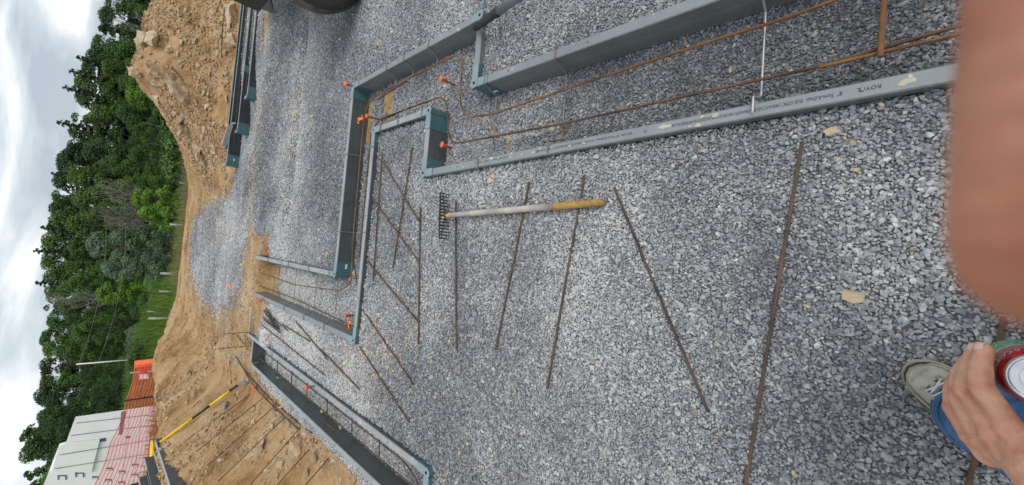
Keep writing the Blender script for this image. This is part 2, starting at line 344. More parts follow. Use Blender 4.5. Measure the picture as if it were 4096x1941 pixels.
def clear_mat():
    m, t, p = mat('clear_film'); p.inputs['Base Color'].default_value = (.9, .92, .95, 1)
    p.inputs['Roughness'].default_value = .12; p.inputs['Alpha'].default_value = .35; return m
M['film'] = clear_mat()

# ------------------------------------------------------------------ object helpers
def link(name, me, m=None, parent=None):
    o = bpy.data.objects.new(name, me); COL.objects.link(o)
    if m is not None: 
        me.materials.clear(); me.materials.append(M[m] if isinstance(m, str) else m)
    if parent is not None: o.parent = parent
    return o
def tag(o, label=None, cat=None, group=None, kind=None):
    if label: o['label'] = label
    if cat: o['category'] = cat
    if group: o['group'] = group
    if kind: o['kind'] = kind
    return o
def empty(name, loc=(0, 0, 0), label=None, cat=None, group=None):
    o = bpy.data.objects.new(name, None); COL.objects.link(o); o.location = loc; o.empty_display_size = .05
    return tag(o, label, cat, group)
def bm_mesh(bm, name='mesh', smooth=False):
    me = bpy.data.meshes.new(name); bm.normal_update(); bm.to_mesh(me); bm.free()
    if smooth: me.shade_smooth()
    return me
class MB:
    def __init__(s, o=(0, 0, 0)): s.v = []; s.f = []; s.o = Vector(o)
    def add(s, vs, fs):
        b = len(s.v); s.v += [tuple(Vector(v)-s.o) for v in vs]; s.f += [tuple(i+b for i in f) for f in fs]
    def box(s, c, d, rot=None):
        c = Vector(c); d = Vector(d)/2; q = [Vector((x*d.x, y*d.y, z*d.z)) for x in (-1, 1) for y in (-1, 1) for z in (-1, 1)]
        if rot is not None: q = [rot@v for v in q]
        s.add([c+v for v in q], [(0, 1, 3, 2), (4, 6, 7, 5), (0, 4, 5, 1), (2, 3, 7, 6), (0, 2, 6, 4), (1, 5, 7, 3)])
    def tube(s, pts, rad, n=8, cap=True, up=None):
        pts = [Vector(p) for p in pts]; k = len(pts)
        rad = rad if hasattr(rad, '__len__') else [rad]*k
        vs = []; fs = []; prev = None
        for i, p in enumerate(pts):
            d = (pts[min(i+1, k-1)]-pts[max(i-1, 0)])
            d = d.normalized() if d.length > 1e-9 else Vector((0, 0, 1))
            a = prev if prev is not None else (Vector(up) if up else (Vector((0, 0, 1)) if abs(d.z) < .9 else Vector((1, 0, 0))))
            b = d.cross(a); b = b.normalized() if b.length > 1e-6 else d.orthogonal().normalized(); a = b.cross(d).normalized(); prev = a
            for j in range(n):
                t = 2*math.pi*j/n; vs.append(p+rad[i]*(math.cos(t)*a+math.sin(t)*b))
        for i in range(k-1):
            for j in range(n): fs.append((i*n+j, i*n+(j+1) % n, (i+1)*n+(j+1) % n, (i+1)*n+j))
        if cap: fs.append(tuple(range(n-1, -1, -1))); fs.append(tuple((k-1)*n+j for j in range(n)))
        s.add(vs, fs)
    def lathe(s, prof, c=(0, 0, 0), ax=(0, 0, 1), n=24):
        c = Vector(c); ax = Vector(ax).normalized(); a = ax.orthogonal().normalized(); b = ax.cross(a)
        vs = [c+ax*h+r*(math.cos(2*math.pi*j/n)*a+math.sin(2*math.pi*j/n)*b) for r, h in prof for j in range(n)]
        fs = [(i*n+j, i*n+(j+1) % n, (i+1)*n+(j+1) % n, (i+1)*n+j) for i in range(len(prof)-1) for j in range(n)]
        s.add(vs, fs)
    def build(s, name, m, parent=None, smooth=False, loc=None):
        me = bpy.data.meshes.new(name); me.from_pydata(s.v, [], s.f); me.update()
        if smooth: me.shade_smooth()
        o = link(name, me, m, parent)
        if loc is not None: o.location = loc
        return o
def smooth_path(pts, r=.08, n=6):
    """polyline with its inner corners rounded"""
    pts = [Vector(p) for p in pts]; out = [pts[0]]
    for i in range(1, len(pts)-1):
        a, b, c = pts[i-1], pts[i], pts[i+1]
        k = min(r, (a-b).length*.45, (c-b).length*.45)
        p0 = b+(a-b).normalized()*k; p2 = b+(c-b).normalized()*k
        for j in range(n+1):
            t = j/n; out.append(p0*(1-t)**2+b*2*t*(1-t)+p2*t*t)
    out.append(pts[-1]); return out
def resample(pts, step):
    out = [pts[0].copy()]; 
    for a, b in zip(pts, pts[1:]):
        L = (b-a).length; n = max(1, int(round(L/step)))
        for i in range(1, n+1): out.append(a.lerp(b, i/n))
    return out

# ------------------------------------------------------------------ the ground sheet
def axis(lo, hi, step, far0, far1, g=1.16):
    c = list(np.arange(lo, hi+step/2, step)); s = step; x = hi
    while x < far1: s *= g; x += s; c.append(x)
    s = step; x = lo; b = []
    while x > far0: s *= g; x -= s; b.append(x)
    return np.array(b[::-1]+c)
xs = axis(-4.2, 5.4, .03, -700, 700); ys = axis(-1.6, 14.0, .034, -700, 900)
GX, GY = np.meshgrid(xs, ys); Z = H(GX, GY)
nx, ny = len(xs), len(ys)
me = bpy.data.meshes.new('ground'); me.vertices.add(nx*ny)
me.vertices.foreach_set('co', np.stack([GX, GY, Z], -1).astype(np.float32).ravel())
i0 = (np.arange(ny-1)[:, None]*nx+np.arange(nx-1)[None]).ravel(); quads = np.stack([i0, i0+1, i0+nx+1, i0+nx], -1).astype(np.int32)
me.loops.add(quads.size); me.polygons.add(len(quads)); me.loops.foreach_set('vertex_index', quads.ravel())
me.polygons.foreach_set('loop_start', np.arange(0, quads.size, 4, dtype=np.int32)); me.update(calc_edges=True); me.shade_smooth()
GM = gmask(GX, GY).astype(float); soft = np.zeros_like(GM)
for _ in range(10): soft += inpoly(GX+NR.normal(0, .14), GY+NR.normal(0, .35), PATCH)
GM = np.where((GY > 7.2) & (GX < 1.0), np.where(GY < 8.0, np.maximum(GM*.6, soft/10*.6), soft/10*.6), GM)
a = me.attributes.new('gravel', 'FLOAT', 'POINT'); a.data.foreach_set('value', GM.astype(np.float32).ravel())
gm = ss((GY-14.6-.3*fbm(GX, GY, 2, 1))/.8)+ss((-GX-4.6)/.8)*(GY > -30)+ss((GX-10)/2)
a = me.attributes.new('grass', 'FLOAT', 'POINT'); a.data.foreach_set('value', np.clip(gm, 0, 1).astype(np.float32).ravel())
g = link('ground', me, 'ground'); tag(g, kind='structure')

# ------------------------------------------------------------------ crushed stone (uncountable): instanced over points
def stone_mesh(name, seed, flat=(1, .8, .62), n=11, m='gravel', big=False):
    r = random.Random(seed); bm = bmesh.new()
    for i in range(n):
        v = Vector((r.gauss(0, 1), r.gauss(0, 1), r.gauss(0, 1))).normalized()*r.uniform(.8, 1.08)
        bm.verts.new((v.x*flat[0]*.5, v.y*flat[1]*.5, v.z*flat[2]*.5))
    bmesh.ops.convex_hull(bm, input=bm.verts); bmesh.ops.delete(bm, geom=[v for v in bm.verts if not v.link_faces], context='VERTS')
    me = bm_mesh(bm, name); me.materials.append(M[m]); return me
def scatter(name, pts, rot, scl, tone, coln, label=None):
    me = bpy.data.meshes.new(name); n = len(pts); me.vertices.add(n); me.vertices.foreach_set('co', pts.astype(np.float32).ravel())
    for an, ty, d in (('rot', 'FLOAT_VECTOR', rot), ('scl', 'FLOAT_VECTOR', scl), ('tone', 'FLOAT', tone)):
        at_ = me.attributes.new(an, ty, 'POINT'); at_.data.foreach_set('vector' if ty == 'FLOAT_VECTOR' else 'value', d.astype(np.float32).ravel())
    o = link(name, me); tag(o, label, kind='stuff')
    ng = bpy.data.node_groups.new(name+'_nodes', 'GeometryNodeTree')
    ng.interface.new_socket('Geometry', in_out='INPUT', socket_type='NodeSocketGeometry'); ng.interface.new_socket('Geometry', in_out='OUTPUT', socket_type='NodeSocketGeometry')
    gi = ng.nodes.new('NodeGroupInput'); go = ng.nodes.new('NodeGroupOutput'); ip = ng.nodes.new('GeometryNodeInstanceOnPoints'); ci = ng.nodes.new('GeometryNodeCollectionInfo')
    ci.inputs['Collection'].default_value = coln; ci.inputs['Separate Children'].default_value = True; ci.inputs['Reset Children'].default_value = True
    ar = ng.nodes.new('GeometryNodeInputNamedAttribute'); ar.data_type = 'FLOAT_VECTOR'; ar.inputs[0].default_value = 'rot'
    asc = ng.nodes.new('GeometryNodeInputNamedAttribute'); asc.data_type = 'FLOAT_VECTOR'; asc.inputs[0].default_value = 'scl'
    er = ng.nodes.new('FunctionNodeEulerToRotation')
    m2p = ng.nodes.new('GeometryNodeMeshToPoints')
    ng.links.new(gi.outputs[0], m2p.inputs[0]); ng.links.new(m2p.outputs[0], ip.inputs['Points']); ng.links.new(ci.outputs[0], ip.inputs['Instance']); ip.inputs['Pick Instance'].default_value = True
    ng.links.new(ar.outputs[0], er.inputs[0]); ng.links.new(er.outputs[0], ip.inputs['Rotation']); ng.links.new(asc.outputs[0], ip.inputs['Scale'])
    ng.links.new(ip.outputs[0], go.inputs[0])
    md = o.modifiers.new('scatter', 'NODES'); md.node_group = ng
    return o
def src_collection(name, cnt, m, **k):
    c = bpy.data.collections.new(name)
    for i in range(cnt):
        o = bpy.data.objects.new('stone_source', stone_mesh(name, 100+i, m=m, **k)); c.objects.link(o)
    return c
cg = src_collection('gravel_stones', 24, 'gravel', flat=(1, .86, .72), n=15); crb = src_collection('rubble_stones', 16, 'rubble', flat=(1, .8, .5), n=9)
def inview(x, y, z, m=900):
    w = AF.x*x+AF.y*y+AF.z*(z-CAM_H); u = AU.x*x+AU.y*y+AU.z*(z-CAM_H); v = AV.x*x+AV.y*y+AV.z*(z-CAM_H)
    return (w > .05) & (np.abs(FPX*v/w) < 2048+m) & (np.abs(FPX*u/w) < 970+m*.8)
FORMLINES = []   # filled below before scattering: (x0,y0,x1,y1)
def nearform(x, y, r=.026):
    m = np.zeros(x.shape, bool)
    for x0, y0, x1, y1 in FORMLINES:
        dx, dy = x1-x0, y1-y0; L2 = dx*dx+dy*dy; t = np.clip(((x-x0)*dx+(y-y0)*dy)/L2, 0, 1)
        m |= np.hypot(x-x0-t*dx, y-y0-t*dy) < r
    return m
def tone_field(x, y, n):
    t = NR.normal(.45, .15, n)+.80*fbm(x, y, 3, 1.0)+.35*fbm(x+20, y, 3, 4)
    # damp dark ground in the near trench, dusty pale ground by the far footing
    t -= .13*((x > .5) & (x < 1.0) & (y < 1.2)); t += .13*np.exp(-(((x+.9)/.75)**2+((y-4.2)/1.9)**2)); t += .13*ss((y-.8)/2.5)
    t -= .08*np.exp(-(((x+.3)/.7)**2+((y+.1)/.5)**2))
    t = np.clip(t, 0, .89)
    tan = NR.random(n) < (.006+.10*np.clip(fbm(x+5, y+5, 2, 1.1)*3.2-.55, 0, 1)+.16*np.exp(-(((x+.85)/.35)**2+((y-2.75)/.5)**2)))
    tan |= NR.random(n) < .25*np.exp(-((y-6.7)/.35)**2)*(x > .2)+.22*np.clip(fbm(x*.6, y*1.5, 3, 1.3)*2.5+.05, 0, 1)*(y > 4.6)*(x > -.3)
    return np.where(tan, NR.uniform(.91, 1, n), t)
def make_gravel():
    P_ = []; S_ = []; Z_ = []
    for (x0, x1, y0, y1, st) in ((-2.6, 2.6, -.9, 1.3, .0104), (-3.0, 3.4, 1.3, 2.8, .0124), (-3.2, 4.2, 2.8, 4.8, .0148), (-2.4, 5.4, 4.8, 8.7, .020)):
        for lay in (0, 1):
            X, Y = np.meshgrid(np.arange(x0, x1, st), np.arange(y0, y1, st*.87)); X[1::2] += st/2
            jt = .30 if lay == 0 else .4
            X = (X+NR.uniform(-jt, jt, X.shape)*st+lay*st*.5).ravel(); Y = (Y+NR.uniform(-jt, jt, Y.shape)*st+lay*st*.29).ravel()
            k = gmask(X, Y) & inview(X, Y, .1) & ~nearform(X, Y)
            if lay: k &= NR.random(len(X)) < .95
            X = X[k]; Y = Y[k]; P_.append(np.stack([X, Y], -1)); S_.append(np.full(len(X), st*(1.16 if lay == 0 else .98))); Z_.append(np.full(len(X), .005 if lay == 0 else -.0015))
    # sparse stones spread over the dirt patch and spilling past the edge
    X = NR.uniform(-1.8, 1.1, 46000); Y = NR.uniform(6.4, 12.8, 46000); k = inpoly(X+NR.normal(0, .16, len(X)), Y+NR.normal(0, .40, len(X)), PATCH) & (Y > 6.6) & (fbm(X, Y, 3, 2) > -.30); P_.append(np.stack([X[k], Y[k]], -1)); S_.append(np.full(k.sum(), .03)); Z_.append(np.full(k.sum(), .004))
    X = NR.uniform(-1.95, 1.4, 5000); Y = NR.uniform(1, 8, 5000); k = ~gmask(X, Y) & ~nearform(X, Y); P_.append(np.stack([X[k], Y[k]], -1)[:1800]); S_.append(np.full(min(1800, k.sum()), .02)); Z_.append(np.full(min(1800, k.sum()), .004))
    p = np.concatenate(P_); s = np.concatenate(S_); zz = np.concatenate(Z_); n = len(p); x, y = p.T
    sc = s*np.clip(NR.lognormal(0, .30, n), .5, 1.9)
    z = H(x, y)+zz+NR.normal(0, .0022, n)
    rot = np.stack([NR.normal(0, .35, n), NR.normal(0, .35, n), NR.uniform(0, 6.28, n)], -1)
    sv = np.stack([sc*NR.uniform(1.0, 1.4, n), sc*NR.uniform(.85, 1.15, n), sc*NR.uniform(.8, 1.1, n)], -1)
    return scatter('gravel', np.stack([x, y, z], -1), rot, sv, tone_field(x, y, n), cg, 'crushed grey stone covering the pad')

# ------------------------------------------------------------------ drainage forms
def form_profile(w, h):
    g = .0009; hw = w/2; r = .004
    zs = [(hw, 0), (hw, h*.30), (hw-g, h*.315), (hw-g, h*.335), (hw, h*.35), (hw, h*.64), (hw-g, h*.655), (hw-g, h*.675), (hw, h*.69), (hw, h-r), (hw-r, h)]
    return zs+[(-x, z) for x, z in reversed(zs)]
FW, FH = .047, .20
def add_form(mb, p0, p1, w=FW, h=FH, z0=0.0):
    p0 = Vector((p0[0], p0[1], 0)); p1 = Vector((p1[0], p1[1], 0)); d = (p1-p0); L = d.length; d.normalize(); s = Vector((-d.y, d.x, 0))
    pr = form_profile(w, h); k = len(pr); n = max(2, int(L/.5)+1); vs = []
    for i in range(n):
        c = p0+d*L*i/(n-1); wob = .0 if i in (0, n-1) else R.uniform(-.0015, .0015)
        vs += [c+s*(x+wob)+Vector((0, 0, z0+z)) for x, z in pr]
    fs = [(i*k+j, i*k+(j+1) % k, (i+1)*k+(j+1) % k, (i+1)*k+j) for i in range(n-1) for j in range(k)]
    fs += [tuple(range(k-1, -1, -1)), tuple((n-1)*k+j for j in range(k))]
    mb.add(vs, fs)
def form(p0, p1, label, m='form', h=FH, z0=0.0, joints=(), name='drain_form', rec=True):
    o3 = Vector((p0[0], p0[1], z0)); root = empty(name, o3, label, 'form')
    mb = MB(o3); add_form(mb, p0, p1, FW, h, z0); mb.build('rail', m, root)
    d = Vector((p1[0]-p0[0], p1[1]-p0[1], 0)); L = d.length; d.normalize()
    for j in joints:                                         # straight sleeve couplers, metres from the start
        mb = MB(o3); a = Vector((p0[0], p0[1], 0))+d*(j-.06); b = a+d*.12; add_form(mb, a, b, FW+.005, h+.0025, z0); mb.build('coupler', 'teal', root)
    # small screw heads along the top
    for i in range(int(L/.55)):
        mb = MB(o3); q = Vector((p0[0], p0[1], z0+h))+d*(.3+i*.55+R.uniform(-.1, .1)); mb.lathe([(.0001, .0045), (.005, .0035), (.0065, .0)], q, n=8); mb.build('screw', 'bolt', root)
    if rec: FORMLINES.append((p0[0], p0[1], p1[0], p1[1]))
    return root, o3
def corner(root, o3, c, d1, d2, m='teal', L=.11, h=FH, z0=0.0, sticker=None):
    """L-shaped corner sleeve with a rounded hinge and its pin hole"""
    c = Vector((c[0], c[1], 0)); d1 = Vector((*d1, 0)); d2 = Vector((*d2, 0))
    mb = MB(o3); w = FW+.006; hh = h+.003
    add_form(mb, c+d1*.02, c+d1*L, w, hh, z0); add_form(mb, c+d2*.0235, c+d2*L, w, hh+.0012, z0)
    mb.lathe([(.0001, 0), (w/2+.004, 0), (w/2+.004, hh+.002), (.0001, hh+.002)], c+Vector((0, 0, z0)), n=20)
    o = mb.build('corner_coupler', m, root)
    p = MB(o3); p.lathe([(.0001, .004), (.0075, .004), (.009, .0)], c+Vector((0, 0, z0+hh+.002)), n=10); p.build('hinge_pin', 'hole', root)
    if sticker:
        s = MB(o3); q, nrm = Vector(sticker[0]), Vector(sticker[1]); t = Vector((0, 0, 1)).cross(nrm)
        a = q+nrm*.0015; s.add([a-t*.02-Vector((0, 0, .008)), a+t*.02-Vector((0, 0, .008)), a+t*.02+Vector((0, 0, .008)), a-t*.02+Vector((0, 0, .008))], [(0, 1, 2, 3)])
        so_ = s.build('sticker', 'sticker', o)
XB, XA, XI, XR = 1.39, .50, .915, .985     # centre lines across
YC, YI, YS, YJ = 3.405, 2.93, 1.725, 2.17
XD, XE, XF, XG = -.272, -.745, -1.29, -1.610
# outer run, right of the near trench
f, o3 = form((XR, YS), (XR-.03, -1.5), 'long grey form with tall ribbed face running out at the upper edge', 'form_light')
corner(f, o3, (XR, YS), (0, -1), (1, 0), sticker=((XR-FW/2-.0035, YS-.075, .10), (-1, 0, 0)))
f, o3 = form((XR+.08, YS), (XB-.02, YS), 'very short grey form crosspiece beside the black rubber grip', 'form_light')
f, o3 = form((XB, YS), (XB, YC-.08), 'light grey form hooked by three steel ties beside the bent rebars', 'form_light')
corner(f, o3, (XB, YS), (-1, 0), (0, 1), L=.08)
corner(f, o3, (XB, YC), (0, -1), (-1, 0))
f, o3 = form((XB-.10, YC), (XD+.03, YC), 'long form with dark ribbed face standing behind the narrow trench', 'form')
corner(f, o3, (XD, YC), (1, 0), (0, 1), sticker=((XD+.07, YC-FW/2-.0035, .12), (0, -1, 0)))
f, o3 = form((XD, YC+.10), (XD, 5.93), 'pale grey form leading from the stickered corner back to the dirt', 'form')
# inner run
f, o3 = form((XE, 5.86), (XE, YI+.08), 'grey form with its dark inner face up, ending at an orange ribbon', 'form_light')
corner(f, o3, (XE, YI), (0, 1), (1, 0), L=.10)
f, o3 = form((XE+.09, YI), (XI-.09, YI), 'thin pale form crossing the middle, its top only showing', 'form', joints=())
corner(f, o3, (XI, YI), (-1, 0), (0, -1), L=.10)
f, o3 = form((XI, YI-.10), (XI, YJ+.09), 'short grey form with three tie hooks between two teal corners', 'form')
corner(f, o3, (XI, YJ), (0, 1), (-1, 0), L=.12)
f, o3 = form((XI-.12, YJ), (XA+.09, YJ), 'short cross form with dark face behind an orange capped stake', 'form')
corner(f, o3, (XA, YJ), (1, 0), (0, -1), L=.10)
fA, o3A = form((XA, YJ-.10), (XA+.065, -1.5), 'long printed grey form splashed with pale mud, nearest the camera', 'form_light')
corner_dirs = None
# left footing
f, o3 = form((XF, 5.95), (XF, 1.95), 'long pale form on the near side of the left rebar trench', 'form', joints=(1.05,))
corner(f, o3, (XF, 1.86), (0, 1), (-1, 0), L=.10)
f, o3 = form((XF-.09, 1.86), (-2.6, 1.86), 'grey form turning away at the lower left trench corner', 'form')
f, o3 = form((XG, 5.62), (XG, 1.2), 'long form with dark inner face against the spoil bank', 'form', joints=(.75,))
mb = MB(o3); mb.box((XG+.0275, 4.92, .11), (.001, .05, .014)); mb.build('sticker', 'sticker', f)
f, o3 = form((XG+.03, 5.66), (XF-.03, 5.66), 'short end form with two rebars poking through it', 'form', h=.205)
f, o3 = form((XF+.035, 5.93), (XF+.33, 5.93), 'dusty short board reaching from the far end of the left form', 'wood_dirty', h=.06, z0=.14)
# far footing
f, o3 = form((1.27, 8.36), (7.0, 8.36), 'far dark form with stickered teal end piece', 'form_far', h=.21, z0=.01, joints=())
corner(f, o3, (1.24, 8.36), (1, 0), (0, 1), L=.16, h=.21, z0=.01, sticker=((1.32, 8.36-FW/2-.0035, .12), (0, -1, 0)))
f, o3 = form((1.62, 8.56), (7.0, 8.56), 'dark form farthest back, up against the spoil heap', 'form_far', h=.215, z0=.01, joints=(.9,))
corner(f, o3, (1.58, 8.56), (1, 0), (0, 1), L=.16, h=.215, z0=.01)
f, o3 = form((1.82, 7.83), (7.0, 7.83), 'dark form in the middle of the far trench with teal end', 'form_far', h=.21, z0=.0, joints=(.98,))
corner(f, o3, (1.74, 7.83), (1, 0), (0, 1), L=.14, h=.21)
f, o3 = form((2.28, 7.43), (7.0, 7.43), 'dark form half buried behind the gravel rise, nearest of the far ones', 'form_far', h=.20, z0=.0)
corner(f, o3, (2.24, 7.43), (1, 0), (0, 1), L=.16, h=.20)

# printed text on the nearest form
def text_mesh(body, size, extr=0.0):
    cu = bpy.data.curves.new('printed_text', 'FONT'); cu.body = body; cu.size = size; cu.extrude = extr; cu.resolution_u = 2
    o = bpy.data.objects.new('t', cu); COL.objects.link(o); dg = bpy.context.evaluated_depsgraph_get(); dg.update()
    me = bpy.data.meshes.new_from_object(o.evaluated_get(dg)); bpy.data.objects.remove(o); return me
def print_on_form(parent, o3, start_y, body, size, z=FH+.0012, length=None):
    me = text_mesh(body, size); v = np.zeros(len(me.vertices)*3); me.vertices.foreach_get('co', v); v = v.reshape(-1, 3)
    if length: v[:, 0] *= length/max(1e-6, v[:, 0].max())
    x = v[:, 0].copy(); yy = v[:, 1].copy()
    wy = start_y+x; cx = XA+.065*(YJ-.10-wy)/(YJ-.10+1.5)
    out = np.stack([cx+.006-yy-o3.x, wy-o3.y, np.full_like(x, z-o3.z)], -1); me.vertices.foreach_set('co', out.astype(np.float32).ravel()); me.update()
    return link('printed_text', me, 'ink', parent)
print_on_form(fA, o3A, .005, 'ROYAL', .016, length=.05)
print_on_form(fA, o3A, .085, '8"', .016, length=.012)
print_on_form(fA, o3A, .105, 'Form-A-Drain', .018, length=.062)
print_on_form(fA, o3A, .175, 'PLUS CCMC 13492-R ICC-ES ESR-3964 607911401203 JV 03 06-24-2020 09:26 AM MADE IN USA', .016, length=.39)
print_on_form(fA, o3A, .72, 'ROYAL  8" Form-A-Drain', .014, length=.16)
print_on_form(fA, o3A, .89, 'PLUS CCMC 13492-R ICC-ES ESR-3964 607911401203 JV 03 06-24-2020', .012, length=.33)
print_on_form(fA, o3A, 1.40, 'ROYAL 8" Form-A-Drain PLUS CCMC 13492-R ICC-ES', .011, length=.26)
# mud splashes on the top of the printed form
for ki, (rg, x, y, s) in enumerate((('z7', 905, 412, .012), ('z7', 945, 402, .010), ('z5', 1075, 640, .013), ('z5', 1100, 635, .010), ('z5', 1250, 632, .011), ('z5', 1210, 645, .006), ('z5', 1340, 580, .012), ('z5', 1272, 588, .008),
                    ('z5', 420, 768, .012), ('z5', 310, 775, .010), ('z5', 365, 780, .008), ('z5', 675, 722, .009), ('z5', 605, 735, .009), ('z5', 455, 750, .010), ('z5', 515, 745, .008), ('z3', 1190, 830, .010), ('z3', 1130, 840, .006), ('z5', 245, 795, .008), ('z5', 170, 812, .007))):
    q = A(rg, x, y, FH+.001); cx = XA+.065*(YJ-.10-q.y)/(YJ-.10+1.5); q.x = min(max(q.x, cx-.015), cx+.015)
    bm = bmesh.new(); ang = R.uniform(0, 6); vs = []
    for j in range(14):
        t = j/14*2*math.pi; rr = s*.72*(.6+.7*R.random()); vs.append(bm.verts.new((max(-FW/2+.002-(q.x-cx), min(FW/2-.002-(q.x-cx), rr*math.cos(t)))+q.x-o3A.x, rr*1.5*math.sin(t)+q.y-o3A.y, FH+.0006+.0002*ki-o3A.z)))
    bm.faces.new(vs); link('mud_splash', bm_mesh(bm), 'sole', fA)

make_gravel()

# ------------------------------------------------------------------ steel ties hooked over the forms
def tie(y, x0, x1, label, axisx=True, m='steel', low=.115, off=FW/2+.004, r=.0036, grp='steel spreader ties over the trenches'):
    """x0 outer form centre, x1 inner form centre, rod crosses at the given y (or x when axisx is False)"""
    t = FH+.006; s = 1 if x1 > x0 else -1
    def q(a, z): return Vector((a, y, z)) if axisx else Vector((y, a, z))
    pts = [q(x0-s*off, t-.07), q(x0-s*off, t), q(x0+s*off, t), q(x0+s*off*1.1, t-.025), q(x0+s*(off+.035), low), q(x1-s*(off+.035), low), q(x1-s*off*1.1, t-.025), q(x1-s*off, t), q(x1+s*off, t), q(x1+s*off, t-.07)]
    o3 = q(x0, 0); mb = MB(o3); mb.tube(smooth_path(pts, .008, 3), r, 6); o = mb.build('form_tie', m, None, True, loc=o3); tag(o, label, 'tie', grp)
tie(2.81, XB, XI, 'tie nearest the far teal corner of the right trench')
tie(2.56, XB, XI, 'middle tie of three over the right trench')
tie(2.25, XB, XI, 'tie beside the teal end piece of the right trench')
tie(.78, YC, YI, 'tie across the narrow dark trench, close to the orange ribbon stake', False)
tie(.10, YC, YI, 'second tie across the narrow dark trench toward the stickered corner', False)
for yy, lb in ((5.38, 'farthest tie, where gravel meets dirt'), (4.62, 'second tie from the dirt edge in the back trench'), (4.02, 'third tie from the dirt edge in the back trench'), (3.52, 'tie just behind the stickered teal corner')):
    tie(yy, XD, XE, lb)
tie(1.635, XR, XA, 'tie over the teal stickered corner of the near trench', low=.1)
tie(1.14, XR-.005, XA+.03, 'heavy tie with bright rod crossing the near trench mid way', low=.1)
tie(.305, XR-.012, XA+.05, 'bright galvanised tie crossing both rusty bars in the near trench', m='steel_bright', low=.1, r=.0042)

# ------------------------------------------------------------------ rebars
def rebar(pts, label, m='rust', r=.0050, grp=None, ribs=True, name='rebar', corner_r=.07):
    pts = smooth_path(pts, corner_r, 7) if len(pts) > 2 else [Vector(p) for p in pts]
    if ribs:
        q = []; rad = []; total = sum((b-a).length for a, b in zip(pts, pts[1:])); pts2 = resample(pts, .0055)
        for i, p in enumerate(pts2): q.append(p); rad.append(r*(1.20 if i % 2 else .94))
        pts, rr = q, rad
    else: rr = r
    o3 = Vector((pts[0].x, pts[0].y, pts[0].z)); mb = MB(o3); mb.tube(pts, rr, 6); o = mb.build(name, m, None, True, loc=o3)
    return tag(o, label, 'rebar', grp)
def D(x, y, z=PAD+.012): return A('d', x, y, z)
def loose(a, b, label, m='rust', **k):
    dz = R.uniform(.0, .006); a = Vector(a); b = Vector(b); a.z += dz; b.z += R.uniform(0, .008); mid = a.lerp(b, .5)+Vector((R.uniform(-1, 1), R.uniform(-1, 1), 0))*.004
    return rebar([a, mid, b], label, m, grp='loose rebars on the gravel', corner_r=.5, **k)
LO = PAD+.014
loose(at(1531, 610, LO), at(1495, 1125, LO), 'loose bar parallel to the thin middle form, nearest to it')
loose(at(1650, 588, LO), at(1572, 1072, LO), 'loose bar slanting across two others near the short cross form')
loose(at(1527, 635, LO+.012), at(1678, 883, LO+.012), 'short loose bar lying diagonally over the slanting bar')
loose(at(1496, 798, LO+.012), at(1676, 1045, LO+.012), 'diagonal loose bar starting at the middle form, ending on the rake side')
loose(at(1681, 830, LO), at(1676, 1376, LO), 'straight loose bar two steps left of the rake head', 'rust')
loose(at(1825, 802, LO), at(1829, 1395, LO), 'loose bar under the amber neck of the rake', 'rust_grey')
loose(at(2119, 727, LO), at(1984, 1400, LO), 'loose bar crossing under the middle of the rake handle', 'rust_grey')
loose(at(2340, 699, LO), at(2190, 1554, LO), 'loose bar under the tan grip of the rake, rusty at its end', 'rust_grey')
loose(at(2458, 750, LO), at(2834, 1646, LO), 'long loose bar slanting away just past the rake grip', 'rust_grey')
loose(at(3210, 568, LO), at(2960, 2080, LO), 'longest and nearest loose bar, between rake and shoe', 'rust_grey', r=.0052)
loose(at(4013, 1270, LO), at(3850, 2030, LO), 'loose bar passing beneath the hand and the can', 'rust', r=.0052)
loose(at(1469, 1042, LO), at(1672, 1284, LO), 'diagonal loose bar opposite the stickered teal corner')
loose(at(1453, 1239, LO), at(1656, 1539, LO), 'diagonal loose bar starting by the orange ribbon corner')
loose(at(1439, 1385, LO), at(1640, 1690, LO), 'diagonal loose bar beyond the rounded teal corner')
loose(A('r5', 715, 415, LO), A('r5', 1115, 885, LO), 'loose bar overlapped end on end with the one after it')
loose(A('r5', 1010, 750, LO+.008), A('z4', 675, 738, LO+.008), 'rusty loose bar continuing an overlapped pair')
loose(A('r5', 305, 460, LO), A('r5', 1075, 1075, LO), 'long loose bar alongside the left trench by the clear bag')
loose(A('r5', 410, 350, LO), A('r5', 620, 525, LO), 'short loose bar starting at the stake bundle')
loose(A('r5', 555, 450, LO), A('r5', 890, 660, LO), 'slightly bent loose bar past the stake bundle')
# bundle of short stakes
for i, (a, b, c, d) in enumerate([(320, 280, 470, 500), (340, 275, 490, 480), (358, 255, 500, 490), (352, 250, 440, 420), (312, 365, 470, 510), (320, 392, 515, 550), (330, 300, 480, 505), (345, 330, 495, 500), (325, 380, 500, 530)]):
    z = LO+.02*(i % 3)*.6
    o = rebar([A('r5', a, b, z), A('r5', c, d, z)], 'short steel stake in the pile between trench and clear bag', 'rust_grey', r=.0075, ribs=False, name='steel_stake'); o['category'] = 'stake'; o['group'] = 'pile of short stakes'
